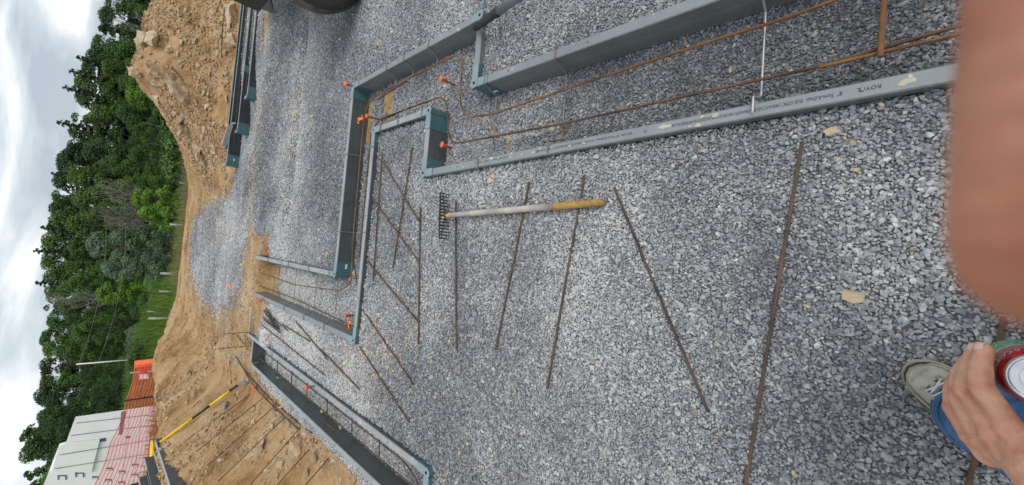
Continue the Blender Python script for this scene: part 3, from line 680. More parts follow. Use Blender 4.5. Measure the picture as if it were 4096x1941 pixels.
# bars inside the trenches
ZB = .135
rebar([(-.47, 5.9, ZB), (-.49, 4.6, ZB), (-.42, 3.35+.08, ZB), (-.33, 3.22, ZB), (.1, 3.26, ZB), (1.12, 3.27, ZB), (1.21, 3.22, ZB), (1.25, 3.10, ZB), A('z3', 1060, 325, ZB), A('z3', 1165, 275, ZB), A('z3', 1205, 320, ZB), A('z5', 60, 330, ZB), A('z5', 50, 520, ZB), A('z5', 85, 590, ZB), A('z5', 200, 580, ZB), A('z5', 700, 410, ZB), A('z5', 1385, 185, ZB), A('z7', 300, 95, ZB), A('z7', 600, -18, ZB), A('z7', 1300, -270, ZB)],
      'outer rusty bar snaking round the trench corners', 'rust_orange', corner_r=.05)
rebar([(-.1, 3.13, ZB-.01), (.95, 3.13, ZB-.01), A('r6', 385, 590, ZB), A('r6', 430, 545, ZB), A('r6', 900, 375, ZB), A('r6', 1000, 335, ZB), A('r6', 1060, 380, ZB), A('r6', 1080, 500, ZB), A('r6', 1085, 700, ZB), A('r6', 1130, 790, ZB), A('z5', 60, 718, ZB), A('z5', 560, 625, ZB), A('z5', 1385, 440, ZB), A('z7', 480, 335, ZB), A('z7', 800, 240, ZB), A('z7', 1250, 110, ZB)],
      'inner rusty bar bent in an S round the short cross form', 'rust', corner_r=.05)
rebar([A('r6', 430, 565, ZB-.015), A('r6', 725, 432, ZB-.015)], 'short lapped bar beside the inner bar of the right trench', 'rust')
rebar([A('r6', 370, 370, ZB-.015), A('r6', 680, 185, ZB-.015)], 'short lapped bar beside the outer bar of the right trench', 'rust')
rebar([A('z5', 195, 690, ZB-.015), A('z5', 568, 624, ZB-.015)], 'lapped rust orange bar end by two tan stones', 'rust_orange')
rebar([A('z7', 470, 340, ZB+.012), A('z7', 800, 262, ZB+.012), A('z7', 1300, 142, ZB+.012)], 'second bar lapped over the inner bar at the lens end', 'rust_orange')
rebar([A('z7', 806, -60, ZB+.022), A('z7', 782, 288, ZB+.022)], 'rusty cross bar tied square over the lapped bars', 'rust_orange', r=.0072)
rebar([(XE+.1, 5.95, ZB), (XE+.11, 4.5, ZB), (XE+.07, 3.05, ZB)], 'thin bar along the left side of the back trench', 'rust')
rebar([(-.31, 3.16, ZB-.02), A('c5', 960, 300, ZB-.02), A('c5', 972, 265, ZB-.02)], 'lapped bar with tie wires in front of the dark form', 'rust_grey')
yy0 = 1.98
rebar([(XG+.085, 5.80, .125), (XG+.10, 4.2, .125), (XG+.11, 1.2, .125)], 'bar on the bank side of the left trench', 'rust_grey')
rebar([(XF-.09, 5.80, .16), (XF-.075, 4.2, .165), (XF-.07, 2.15, .165), (XF-.13, 1.98, .16), (-2.2, 1.98, .15)], 'bar along the pale form of the left trench, bent at the corner', 'rust_grey')
rebar([A('c4', 105, 380, .125), A('c4', 390, 620, .125)], 'short rusty lap bar wired onto the left trench bar', 'rust_orange')
for yv in (5.43, 4.93, 4.45, 4.0, 3.5, 3.0, 2.55):
    o = rebar([(XG+.005, yv, .105), (XF-.01, yv+.03, .115)], 'short cross bar spanning the left trench', 'rust_grey', grp='cross bars of the left trench')
# row of bars leaning on the spoil bank
bars = [((905, 403), (318, 822)), ((1022, 433), (418, 918)), ((1120, 515), (515, 1045)), ((1220, 607), (615, 1187)), ((1354, 705), (900, 1221)), ((1490, 840), (1150, 1221)), ((1610, 980), (1400, 1221))]
wd = ['farthest', 'second', 'third', 'fourth', 'fifth', 'sixth', 'nearest']
for i, ((a, b), (c, d_)) in enumerate(bars):
    p = A('r3', a, b, .13); q0 = ray(*P('r3', c, d_)); t = p.y/q0.y; q = Vector((q0.x*t, p.y, CAM_H+q0.z*t))
    if i >= 5: q = p+Vector((-.75, 0, .78))
    # rest on the bank surface
    lift = max(0, max(hz(p.x+(q.x-p.x)*s, p.y)-(p.z+(q.z-p.z)*s) for s in (.15, .3, .5, .7, .85, 1)))
    if i < 5: lift = min(lift, .03)
    p.z += lift*.3; q.z += lift
    rebar([p, q], '%s of the bars leaning in a row on the spoil bank' % wd[i], 'rust_grey', grp='bars leaning on the spoil bank', ribs=False, r=.0052)
def ground_path(reg, pts, dz=.02): 
    out = []
    for x, y in pts: q = hit(*P(reg, x, y)); q.z += dz; out.append(q)
    return out
rebar(ground_path('r3', [(785, 50), (870, 185), (1000, 340), (1140, 470), (1354, 650), (1480, 745)]), 'long curved bar on the dirt beside the left form', 'rust_grey', ribs=False, corner_r=.3, r=.0075)
rebar(ground_path('r3', [(850, 130), (960, 320), (1120, 480), (1240, 590), (1370, 700)], .035), 'second curved bar twisted along the first on the dirt', 'rust', ribs=False, corner_r=.3, r=.0075)
rebar(ground_path('r5', [(0, 450), (210, 725)]), 'bar lying on dirt past the end of the left trench', 'rust_grey', ribs=False)
rebar(ground_path('r5', [(0, 570), (110, 700)]), 'shorter bar lying on dirt past the end of the left trench', 'rust_grey', ribs=False)
q = hit(*P('r5', 160, 545)); rebar([q+Vector((0, 0, -.05)), q+Vector((0, 0, .28))], 'upright bar stuck in the dirt behind the trench end', 'rust', ribs=False)
q = hit(*P('r5', 150, 712)); rebar([q+Vector((0, 0, -.05)), q+Vector((0, 0, .36))], 'taller upright bar in the dirt nearer the yellow tool', 'rust', ribs=False)
for (a, b, c, d_) in ((1310, 85, 1010, 180), (1270, 360, 1075, 490), (1210, 650, 1075, 720)):
    p = hit(*P('m1', c, d_)); rebar([p+Vector((0, -.02, .03)), Vector((p.x+.35, 8.55, .45))], 'thin bar leaning on the spoil heap above the farthest form', 'rust_grey', grp='bars on the spoil heap', ribs=False, r=.007)
# thin rods lying along the far trench
for yv, zv, x0, lb in ((8.1, .20, 1.6, 'thin rod running in the far trench behind the middle form'), (7.62, .19, 2.1, 'thin rod running in the far trench in front of the middle form')):
    rebar([(x0, yv, zv), (7, yv+.02, zv)], lb, 'rust', ribs=False, r=.006)

# ------------------------------------------------------------------ capped stakes
def stake(base, top, label, cap_r=.021):
    root = empty('capped_stake', base, label, 'stake', 'stakes with orange caps'); b = Vector(base); tp = Vector(top)
    ax = (tp-b).normalized(); L = (tp-b).length
    mb = MB(b); mb.tube([b+Vector((0, 0, -.05)), tp-ax*.02], .006, 8); mb.build('rod', 'rust_grey', root, True)
    mb = MB(b); mb.lathe([(.0085, -.045), (.0115, -.043), (.0115, -.008), (.014, -.003), (cap_r, .0), (cap_r, .004), (cap_r*.8, .007), (.0001, .009)], tp, ax, 18); mb.build('cap', 'cap', root, True)
def stake_px(reg, cx, cy, bx, by, z0, label, zt=None):
    b = A(reg, bx, by, z0); best = None; cpx = P(reg, cx, cy)
    for i in range(8, 90):
        z = z0+i*.005; v = Vector((b.x, b.y, z-CAM_H)); w_ = v.dot(AF); q = (2048+FPX*v.dot(AV)/w_, 1941-(970.5+FPX*v.dot(AU)/w_)); e_ = (q[0]-cpx[0])**2+(q[1]-cpx[1])**2
        if best is None or e_ < best[0]: best = (e_, z)
    stake(b, at(*cpx, best[1]), label)
stake(at(*P('r6', 168, 246), .16), A('r6', 75, 208, .265), 'orange capped stake outside the far teal corner')
stake_px('r6', 285, 525, 495, 580, 0, 'orange capped stake beside the orange ribbon in the narrow trench')
stake_px('r6', 1012, 160, 1205, 245, 0, 'orange capped stake in the right trench between the two bent bars')
stake_px('r6', 1022, 805, 1185, 860, 0, 'orange capped stake in front of the short cross form')
stake_px('z4', 605, 368, 652, 367, .05, 'orange capped stake above the folded ribbon at the thin form')
stake_px('c4', 70, 140, 212, 115, .16, 'orange capped stake leaning over the left pale form')
stake(Vector((XE+.0, 5.93, .1)), A('r5', 275, 162, .235), 'orange capped stake at the dirt end of the back form')
def ribbon(p, s, label, seed):
    r = random.Random(seed); mb = MB(p); n = 7; vs = []; p = Vector(p)
    a = Vector((r.uniform(-1, 1), r.uniform(-1, 1), .25)).normalized(); b = a.cross(Vector((0, 0, 1))).normalized()
    for i in range(n):
        q = p+a*s*(i/(n-1)-.5)+Vector((0, 0, .012+.012*math.sin(i*1.9+seed))); w_ = s*.28*(1-.3*abs(i/(n-1)-.5)*2)
        vs += [q-b*w_+Vector((0, 0, r.uniform(-.005, .008))), q+b*w_]
    mb.add(vs, [(2*i, 2*i+1, 2*i+3, 2*i+2) for i in range(n-1)]); o = mb.build('ribbon', 'ribbon', None, True)
    o.location = p; tag(o, label, 'ribbon')
    md = o.modifiers.new('thick', 'SOLIDIFY'); md.thickness = .0012
ribbon(A('r6', 235, 556, .20), .085, 'orange ribbon scrap over the bar beside the narrow trench stake', 1)
ribbon(A('r6', 1102, 600, .02), .075, 'orange ribbon scrap at the base of the teal end piece', 2)
ribbon(A('r6', 1080, 188, .10), .06, 'orange ribbon scrap tied to the stake in the right trench', 3)
ribbon(A('z4', 632, 410, .13), .10, 'folded orange ribbon in the inner corner of the back trench', 4)
ribbon(hit(*P('z2', 1165, 230)), .17, 'orange scrap lying on the distant gravel patch', 5)
ribbon(hit(*P('r3', 968, 335))+Vector((0, 0, .03)), .10, 'orange ribbon caught under the two curved bars', 6)
ribbon(A('r4', 195, 735, .2), .10, 'orange ribbon beside the far form ends', 8)

# ------------------------------------------------------------------ rake
rk = empty('bow_rake', A('r8', 430, 525, PAD+.02), 'bow rake with weathered grey handle and worn tan grip lying on gravel', 'rake')
ro = rk.location.copy()
a = A('r8', 425, 525, PAD+.045); b = A('r8', 2475, 350, PAD+.03)
def hp(t): return a.lerp(b, t)
mb = MB(ro); mb.tube([hp(.0), hp(.02), hp(.05)], [.009, .0125, .0145], 14); mb.build('ferrule', 'ferrule', rk, True)
mb = MB(ro); mb.tube([hp(t) for t in (.048, .2, .4, .6, .765)], [.0142, .0155, .0165, .0165, .016], 14); hn = mb.build('handle', 'wood', rk, True)
mb = MB(ro); mb.tube([hp(t) for t in (.755, .77, .9, .985, 1.0)], [.0160, .0165, .017, .0165, .011], 14); mb.build('grip', 'grip_tan', rk, True)
h0 = A('r8', 362, 228, PAD+.075); h1 = A('r8', 345, 820, PAD+.075)
mb = MB(ro); hd = (h1-h0).normalized(); pz = Vector((0, 0, 1))
mb.tube([h0, h0.lerp(h1, .5)+Vector((0, .004, 0)), h1], .0055, 6); mb.build('head_bar', 'black_steel', rk)
back = Vector((b.x-a.x, b.y-a.y, 0)).normalized()
mb = MB(ro); bow = [h0, h0+back*.022+hd*.008, h0.lerp(h1, .3)+back*.036, a-back*.0+Vector((0, 0, .0)), h0.lerp(h1, .7)+back*.036, h1+back*.022-hd*.008, h1]
bow = smooth_path(bow, .05, 5); mb.tube(bow, .0042, 6); mb.build('bow', 'black_steel', rk, True)
mb = MB(ro); mb.tube([h0.lerp(h1, .5), a], .005, 6); mb.build('neck', 'black_steel', rk)
for i in range(15):
    q = h0.lerp(h1, (i+.15)/14.3); mb = MB(ro); mb.tube([q, q+Vector((0, -.006, -.03)), q+Vector((0, -.002, -.068))]+[], [.0048, .0042, .002], 5); mb.build('tine', 'black_steel', rk)
mb = MB(ro); q0 = hp(.115); q1 = hp(.205); mb.tube([q0, q1], [.0158, .0165], 14, cap=False); mb.build('worn_label', 'steel_bright', rk, True)

# ------------------------------------------------------------------ tool handle resting on the form corner, tyre, mudguard
th = empty('tool_handle', (XB-.02, YS+.02, .2), 'grey painted handle with black rubber grip resting on the form corner', 'handle')
g0 = A('z5', 128, 140, .225); g2 = A('z5', 345, -15, .40); dd = (g2-g0)
mb = MB(th.location); mb.tube([g0+dd*t for t in (0, .02, .3, .56)], [.017, .021, .022, .021], 14); mb.build('grip', 'rubber', th, True)
mb = MB(th.location); mb.tube([g0+dd*t for t in (.54, .56, .6)], [.0235, .024, .0235], 14); mb.build('collar', 'black_gloss', th, True)
mb = MB(th.location); mb.tube([g0+dd*t for t in (.59, 1.0, 2.4)], [.021, .022, .024], 14); mb.build('shaft', 'grey_paint', th, True)
wl = empty('loader', (2.3, 3.5, PAD), 'black machine with a large muddy tyre, just entering at the top edge', 'vehicle')
wc = Vector((2.35, 3.42, PAD+.40)); wax = Vector((-.30, -1, .05)).normalized(); wo_ = wl.location
mb = MB(wo_); mb.lathe([(.18, -.13), (.21, -.15), (.33, -.145), (.385, -.115), (.40, -.06), (.40, .06), (.385, .115), (.33, .145), (.21, .15), (.18, .13)], wc-wax*.1, wax, 64); ty = mb.build('tyre', 'rubber', wl, True)
mb = MB(wo_); mb.lathe([(.387, -.113), (.403, -.06), (.404, 0), (.403, .06), (.387, .113)], wc-wax*.1, wax, 64); mb.build('tread', 'tyre_mud', ty, True)
mb = MB(wo_); mb.lathe([(.0001, .07), (.06, .07), (.08, .04), (.15, .05), (.185, .12), (.19, .0), (.19, -.12)], wc-wax*.1, wax, 32); mb.build('rim', 'grey_paint', wl, True)
mb = MB(wo_); mb.box((3.1, 4.3, .85), (.9, 2.2, .6)); mb.box((3.0, 4.3, 1.3), (.6, 1.2, .5)); mb.tube([wc, wc+Vector((.9, .2, .1))], .05, 10); mb.build('chassis', 'black_steel', wl)
f0 = A('r2', 600, 165, .42); 
mb = MB(wo_); p0 = A('r2', 600, 168, .42); p1 = A('r2', 325, 75, .42); p2 = A('r2', 290, -60, .46); p3 = A('r2', 560, -90, .46); up = Vector((.05, .12, .0))
mb.add([p0, p1, p2, p3, p0+Vector((.35, .03, .10)), p1+Vector((.35, .03, .10)), p2+Vector((.35, .03, .10)), p3+Vector((.35, .03, .10))], [(0, 1, 2, 3), (4, 7, 6, 5), (0, 4, 5, 1), (1, 5, 6, 2), (2, 6, 7, 3), (3, 7, 4, 0)])
gd = mb.build('mudguard', 'rubber', wl)
mb = MB(wo_); mb.tube([p1+Vector((0, 0, .01)), p2+Vector((0, 0, .01))], .022, 10); mb.build('marker_light', 'red', wl, True)
mb = MB(wo_); mb.tube([p0+Vector((.2, .0, .05)), Vector((2.9, 4.6, .8))], .03, 8); mb.build('mudguard_bracket', 'black_steel', wl)

# ------------------------------------------------------------------ clear bag with orange caps
bp = A('r5', 340, 620, .20); bg = empty('plastic_bag', bp, 'clear plastic bag holding orange caps at the end of the left form', 'bag')
bm = bmesh.new(); bmesh.ops.create_icosphere(bm, subdivisions=4, radius=1)
for v in bm.verts:
    n = mnoise.noise(v.co*2.1)*.30+mnoise.noise(v.co*5.2)*.16
    v.co = Vector((v.co.x*.095, v.co.y*.14, v.co.z*.055))*(1+n)
link('film', bm_mesh(bm, smooth=False), 'film', bg)
for i, (x, y, z) in enumerate(((-.02, .05, -.01), (.03, -.03, .0), (-.03, -.05, -.01), (.02, .02, .01))):
    mb = MB(); mb.lathe([(.011, -.04), (.0115, -.005), (.021, 0), (.021, .004), (.0001, .008)], (x, y, z), Vector((R.uniform(-1, 1), R.uniform(-1, 1), .6)), 14); mb.build('stake_cap', 'cap', bg, True)
mb = MB(); mb.box((.0, .085, .035), (.07, .05, .003), Matrix.Rotation(.4, 3, 'X')); mb.build('printed_tag', 'metal_blue', bg)

# ------------------------------------------------------------------ individual stones
def rock(p, s, label, seed, m='rock', flat=(1, .8, .6), rz=None, grp=None, n=12, name='rock', tilt=.25):
    r = random.Random(seed); bm = bmesh.new()
    for i in range(n):
        v = Vector((r.gauss(0, 1), r.gauss(0, 1), r.gauss(0, 1))).normalized()*r.uniform(.8, 1.12); bm.verts.new((v.x*s*flat[0]/2, v.y*s*flat[1]/2, v.z*s*flat[2]/2))
    bmesh.ops.convex_hull(bm, input=bm.verts); bmesh.ops.delete(bm, geom=[v for v in bm.verts if not v.link_faces], context='VERTS')
    if .12 < s <= .17: bmesh.ops.bevel(bm, geom=bm.edges[:], offset=s*.012, segments=1, affect='EDGES')
    if s > .17:
        bmesh.ops.triangulate(bm, faces=bm.faces[:]); bmesh.ops.subdivide_edges(bm, edges=bm.edges[:], cuts=2, use_grid_fill=True)
        for v in bm.verts: v.co += v.co.normalized()*s*(.075*mnoise.noise(v.co*(5/s)+Vector((seed, 0, 0)))+.04*mnoise.noise(v.co*(12/s)))
    o = link(name, bm_mesh(bm), m); o.location = p; o.rotation_euler = (r.uniform(-tilt, tilt), r.uniform(-tilt, tilt), rz if rz is not None else r.uniform(0, 6.28))
    return tag(o, label, 'stone', grp)
S = [('z8', 643, 268, .058, 'largest pale tan stone alone on the gravel between long bar and shoe'), ('z7', 548, 668, .042, 'tan oval stone past the nearest loose bar end'), ('z7', 640, 725, .026, 'small cream stone next to the tan oval one'),
     ('z7', 838, 327, .016, 'tiny white stone under the rusty cross bar'), ('z5', 505, 605, .042, 'tan stone on the bar between two ties in the near trench'), ('z5', 555, 690, .044, 'tan stone against the printed form by its tie'), ('z5', 520, 650, .035, 'brown stone touching the lapped bar end'),
     ('z5', 305, 712, .048, 'brown stone of a pair in the near trench'), ('z5', 310, 735, .035, 'lower brown stone of a pair in the near trench'), ('z5', 460, 722, .028, 'small tan stone beside the printed form'), ('z5', 370, 600, .022, 'small tan pebble above the lapped bar'), ('z5', 185, 615, .03, 'tan stone at the bend of the inner bar'),
     ('z5', 98, 300, .04, 'pale flat stone right of the bent bar'), ('z5', 320, 465, .022, 'rust coloured pebble at the foot of the tall form'), ('z5', 1195, 225, .028, 'cream stone near the top edge by the orange bar'), ('z5', 210, 915, .045, 'flat buff stone chip between printed form and rake'), ('z5', 222, 885, .04, 'second buff chip by the printed form'),
     ('z6', 335, 955, .035, 'buff stone near the bottom, left of the long bars'), ('z6', 53, 155, .022, 'white pebble beside the bar under the rake'), ('z6', 165, 297, .022, 'white pebble beyond the bar under the rake'), ('z6', 1238, 850, .03, 'pale round pebble at the far end of the slanting bar'),
     ('z5', 655, 800, .03, 'cream stone below the printed form'), ('z8', 870, 470, .02, 'tiny brown pebble above the shoe'), ('z4', 645, 185, .09, 'tan block wedged by the stickered corner'), ('z4', 660, 155, .06, 'smaller tan chunk by the stickered corner'),
     ('c4', 272, 412, .07, 'upright tan stone in the left trench'), ('c4', 478, 592, .085, 'brown cube like stone in the left trench'), ('c5', 770, 380, .03, 'square tan chip right of the narrow trench'), ('c5', 775, 510, .03, 'tan chip behind the pale back form'), ('z3', 775, 228, .07, 'buff stone cluster on the rutted gravel'), ('z3', 445, 590, .06, 'tan stone half sunk in the rutted gravel'), ('z3', 585, 200, .05, 'thin buff chip on the gravel near the tyre'),
     ('z3', 135, 917, .09, 'tan stone on the gravel edge below the far forms')]
for i, (rg, x, y, s, lb) in enumerate(S):
    q = hit(*P(rg, x, y), .9, 14, 3000); q.z += s*.2
    rock(q, s*1.15, lb, 300+i, 'rock_pale' if i % 3 != 2 else 'rock', grp=None, name='stone')
# green marker scrap
q = A('c5', 700, 465, PAD+.012); q2 = A('c5', 712, 428, PAD+.012); q1 = A('c5', 688, 500, PAD+.012)
mk = empty('marker', q, 'bright green marker with yellow tip on the gravel', 'marker')
mb = MB(q); mb.tube([q1, q], .008, 8); M['green'] = simple('green_plastic', (.10, .55, .05), (.12, .6, .08), .4); mb.build('barrel', 'green', mk, True)
mb = MB(q); mb.tube([q, q2], [.0085, .006], 8); mb.build('tip', 'ferrule', mk, True)

# rocks on the spoil heap (largest told apart by their place), rubble as an uncountable mass
big = [(225, 480, .78, 'long flat slab standing proud on the ridge of the spoil heap', (1, .42, .36), 1.35), (105, 505, .40, 'squarish block poking above the crest beside the slab', (1, .8, .7), .3), (565, 1085, .62, 'big rounded boulder low on the spoil heap', (1, .85, .75), .5), (460, 945, .46, 'boulder just above the big rounded one', (1, .8, .7), 1.1),
       (1170, 210, .62, 'large pale triangular boulder right behind the farthest form', (1, .8, .5), 2.2), (1200, 500, .60, 'smooth tan slab partly buried behind the farthest form', (1, .7, .4), 1.6), (20, 890, .34, 'rounded lump on the very peak of the spoil heap', (1, .9, .8), .2), (240, 900, .45, 'split block just below the peak', (1, .5, .6), 1.3),
       (280, 1010, .42, 'dark undercut block below the peak', (1, .55, .6), 1.4), (75, 590, .30, 'small block on the crest beside the square one', (1, .8, .7), 1.0), (430, 610, .26, 'cube shaped chunk in the tumbled stones', (1, .9, .9), .7), (195, 770, .36, 'flat leaning flake in the tumbled stones', (1, .4, .5), 2.0), (1170, 950, .30, 'pale wedge beside the teal coupler', (1, .8, .6), 2.4), (790, 965, .2, 'pale chip mid slope', (1, .6, .5), 1.0), (345, 990, .18, 'small pale cube below the peak', (1, .9, .9), .4)]
for i, (x, y, s, lb, fl, rz) in enumerate(big):
    px = P('m1', x, y); q = hit(*px, 2, 16, 2400)
    if q.y > 12.5: d_ = ray(*px); t = 10.7/d_.y; q = Vector((d_.x*t, 10.7, CAM_H+d_.z*t-.02))
    rock(q, s*(1.0 if i < 8 else .85), lb, 500+i, 'rock_pale' if i in (0, 4) else 'rock', fl, rz, 'big stones of the spoil heap', 14)
big2 = [('z1', 925, 645, .55, 'long brown slab on the left shoulder of the heap', (1, .4, .4)), ('z1', 995, 745, .55, 'pale slab at the left foot of the heap', (1, .45, .35)), ('z1', 1080, 748, .3, 'block between the slab and the white offcut', (1, .7, .6)), ('z1', 1065, 870, .22, 'outlying stone at the tip of the heap', (1, .7, .6)), ('z1', 1140, 890, .2, 'lone stone on dirt beside the far form end', (1, .7, .6)), ('z1', 1030, 815, .25, 'stone under the heap tip', (1, .7, .6)), ('z1', 905, 590, .4, 'flake leaning on the left shoulder', (1, .5, .3)),
        ('z3', 195, 1195, .20, 'stone at the dirt step below the gravel', (1, .7, .6)), ('z3', 220, 1170, .16, 'small stone at the dirt step', (1, .7, .6)), ('z4', 370, 1035, .32, 'angular block on the bank under the leaning bars', (1, .7, .6)), ('z4', 450, 1045, .26, 'second angular block under the leaning bars', (1, .8, .6)), ('r3', 1180, 660, .30, 'tall pale block on the bank foot', (1, .7, .8)), ('r3', 1320, 920, .30, 'pale angular block between two leaning bars', (1, .7, .6)), ('r3', 980, 905, .26, 'flat buff slab set in the bank', (1, .8, .3)), ('r3', 440, 400, .28, 'boulder bulging from the bank crest', (1, .9, .8)), ('r3', 340, 225, .22, 'buff lump on the bank crest near the net', (1, .9, .7))]
for i, (rg, x, y, s, lb, fl) in enumerate(big2):
    q = hit(*P(rg, x, y), 2, 16, 2400); rock(q, s, lb, 600+i, 'rock', fl, None, None, 13)
# stones one can still pick out on heap and bank
for i in range(150):
    if i < 95:
        y_ = R.uniform(8.85, 10.7); x_ = R.choice([R.uniform(1.3, 5.0), R.gauss(2.4, .5), R.gauss(3.5, .4)]); 
    else:
        x_ = R.uniform(-2.85, -1.85); y_ = R.uniform(3.2, 8.5)
    if i >= 95 and x_ > -1.9 and y_ < 5.7: x_ -= .2
    s = R.uniform(.06, .20)*(1 if i < 95 else .7)
    if i < 95: lb, gp = 'loose angular tan stone strewn over the big spoil heap', 'stones strewn over the spoil heap'
    else: lb, gp = 'loose angular tan stone strewn over the low spoil bank', 'stones strewn over the spoil bank'
    rock(Vector((x_, y_, hz(x_, y_)+s*.12)), s, lb, 700+i, 'rock' if i % 4 else 'rock_pale', (1, .75, .5), None, gp, 10)
n = 52000
x = np.concatenate([NR.uniform(.9, 6.5, n//2), NR.uniform(-3.3, -1.75, n//4), NR.uniform(-3, 2.0, n-n//2-n//4)]); y = np.concatenate([NR.uniform(8.6, 11.2, n//2), NR.uniform(2.2, 9, n//4), NR.uniform(5.4, 13.4, n-n//2-n//4)])
dens = fbm(x, y, 3, 1.2)+.5*fbm(x, y, 3, 3.5)
heap = (y > 8.7) & (x > 1.2)
k = ~gmask(x, y) & (dens > np.where(heap, -.09, np.where(x < -1.75, -.02, .10))) & ~trench(x, y) & ((x < 1.2) | (y > 8.9)) & ~((x > -1.78) & (x < -.2) & (y < 5.2))
x, y, dens, heap = x[k], y[k], dens[k], heap[k]; n = len(x)
sc = .020*NR.lognormal(0, .6, n)*np.where(heap, 1.4, 1.0); sc = np.clip(sc, .01, .09)
scatter('rubble', np.stack([x, y, H(x, y)+sc*.1], -1), np.stack([NR.normal(0, .6, n), NR.normal(0, .6, n), NR.uniform(0, 6.28, n)], -1), np.stack([sc*1.2, sc, sc], -1), np.clip(NR.normal(.48, .22, n), 0, 1), crb, 'broken tan rubble and clods on the dirt')

# ------------------------------------------------------------------ things on the dirt: yellow tool, plates, offcut
p = hit(*P('r3', 128, 835)); p.z += .06; q = A('r3', 792, 318, .17)
ry = empty('long_handled_tool', q, 'long tool with yellow and black striped handle lying against the bank', 'tool'); yo = q.copy()
def seg(t0, t1, m, nm): 
    mb = MB(yo); mb.tube([p.lerp(q, t0), p.lerp(q, t1)], .0165, 12); mb.build(nm, m, ry, True)
seg(.0, .03, 'black_gloss', 'end_cap'); seg(.03, .42, 'yellow', 'handle_section'); seg(.42, .64, 'black_gloss', 'handle_section'); seg(.64, .895, 'yellow', 'handle_section'); seg(.895, 1.0, 'black_gloss', 'handle_section')
e0 = q; e1 = A('r3', 822, 292, .15); mb = MB(yo); mb.tube([e0, e1], [.01, .007], 8); mb.build('neck', 'metal_blue', ry)
mb = MB(yo); c0 = A('r3', 815, 290, .16); c1 = A('r3', 872, 305, .16); mb.tube([c0, c1], .012, 6)
for i in range(4): z_ = c0.lerp(c1, (i+.3)/3.6); mb.tube([z_, z_+Vector((-.02, -.05, -.05))], [.008, .004], 5)
mb.build('claw_head', 'metal_blue', ry)
q = hit(*P('r3', 685, 522)); pl = MB(q); pl.box(q+Vector((0, 0, .02)), (.15, .10, .012), Matrix.Rotation(.3, 3, 'Z')); o = pl.build('steel_plate', 'metal_blue', None, loc=q); tag(o, 'small blue grey plate lying on the dirt by the striped tool', 'plate')
oc = empty('form_offcut', A('r4', 190, 640, .35), 'white grey plastic offcut leaning on the rubble behind the far form', 'offcut')
a0 = A('r4', 245, 420, .34); b0 = A('r4', 125, 740, .36); 
mb = MB(oc.location); dr = (b0-a0).normalized(); sdv = Vector((.02, -.10, .09)); 
mb.add([a0, b0, b0+Vector((.03, -.07, -.02)), a0+Vector((.02, -.04, .0)), a0+Vector((0, .02, -.07)), b0+Vector((0, .02, -.07)), b0+Vector((.03, -.06, -.09)), a0+Vector((.02, -.03, -.07))], [(0, 1, 2, 3), (0, 4, 5, 1), (3, 2, 6, 7), (1, 5, 6, 2), (0, 3, 7, 4)])
mb.build('channel', 'steel_bright', oc)
mb = MB(oc.location); mb.tube([b0+Vector((.05, -.02, .01)), b0+Vector((.10, -.03, .01))], .010, 8); mb.build('purple_mark', 'red', oc)
mb = MB(); q0 = A('r4', 270, 450, .24); mb.tube(smooth_path([q0, A('r4', 325, 382, .235), A('r4', 372, 380, .225)], .05, 4), .014, 6); o = mb.build('bent_strap', 'steel_bright', None, True); tag(o, 'bent pale steel strap lying across the far form', 'strap')
# yellow tub behind the bank and a stack of spare forms on its crest
q = Vector((-3.55, 8.3, .62)); mb = MB(q); mb.lathe([(.10, 0), (.155, .16), (.17, .17), (.16, .18), (.145, .16), (.09, .02), (.0001, .02)], q, (0, 0, 1), 20); o = mb.build('tub', 'yellow', None, True, loc=q); tag(o, 'small yellow tub behind the crest of the spoil bank', 'tub')
spare = [((-3.05, 6.95), (-2.98, 3.6), .86, 0), ((-3.12, 6.55), (-3.06, 3.6), .86, 1), ((-3.03, 6.6), (-2.97, 3.6), 1.0, 2), ((-3.20, 6.2), (-3.12, 3.6), .90, 3), ((-3.10, 6.15), (-3.02, 3.6), 1.03, 4)]
sl_ = ['longest spare dark form, lowest of the stack on the bank', 'spare form lying behind the longest one', 'spare form on top of the longest one', 'spare form at the back of the stack', 'topmost spare form of the stack on the bank']
for (a_, b_, z_, i) in spare:
    o3 = at(660-6*(i % 3), 1757+34*i, .80); rt = empty('spare_form', o3, sl_[i], 'form', 'spare forms stacked on the bank'); mb = MB(o3)
    q0_ = at(660-6*(i % 3), 1757+34*i, .80); p0 = Vector((q0_.x-.02*(i % 2), q0_.y, .80+.075*(i > 1)+.06*(i > 3))); p1 = p0+Vector((.25, -3.2, .0)); d_ = (p1-p0).normalized(); s_ = Vector((-d_.y, d_.x, 0)); u_ = Vector((0, 0, 1))
    w_, h_ = .06, .10
    def ringv(c, k=1): return [c-s_*w_*k/2+u_*(h_*(1-k)/2), c+s_*w_*k/2+u_*(h_*(1-k)/2), c+s_*w_*k/2+u_*h_*(1+k)/2, c-s_*w_*k/2+u_*h_*(1+k)/2]
    v = ringv(p0)+ringv(p1)+ringv(p0, .86)+ringv(p0+d_*.25, .86)
    mb.add(v, [(0, 1, 5, 4), (1, 2, 6, 5), (2, 3, 7, 6), (3, 0, 4, 7), (4, 5, 6, 7), (0, 8, 9, 1), (1, 9, 10, 2), (2, 10, 11, 3), (3, 11, 8, 0), (8, 12, 13, 9), (9, 13, 14, 10), (10, 14, 15, 11), (11, 15, 12, 8), (12, 15, 14, 13)])
    mb.build('tube', 'form', rt)

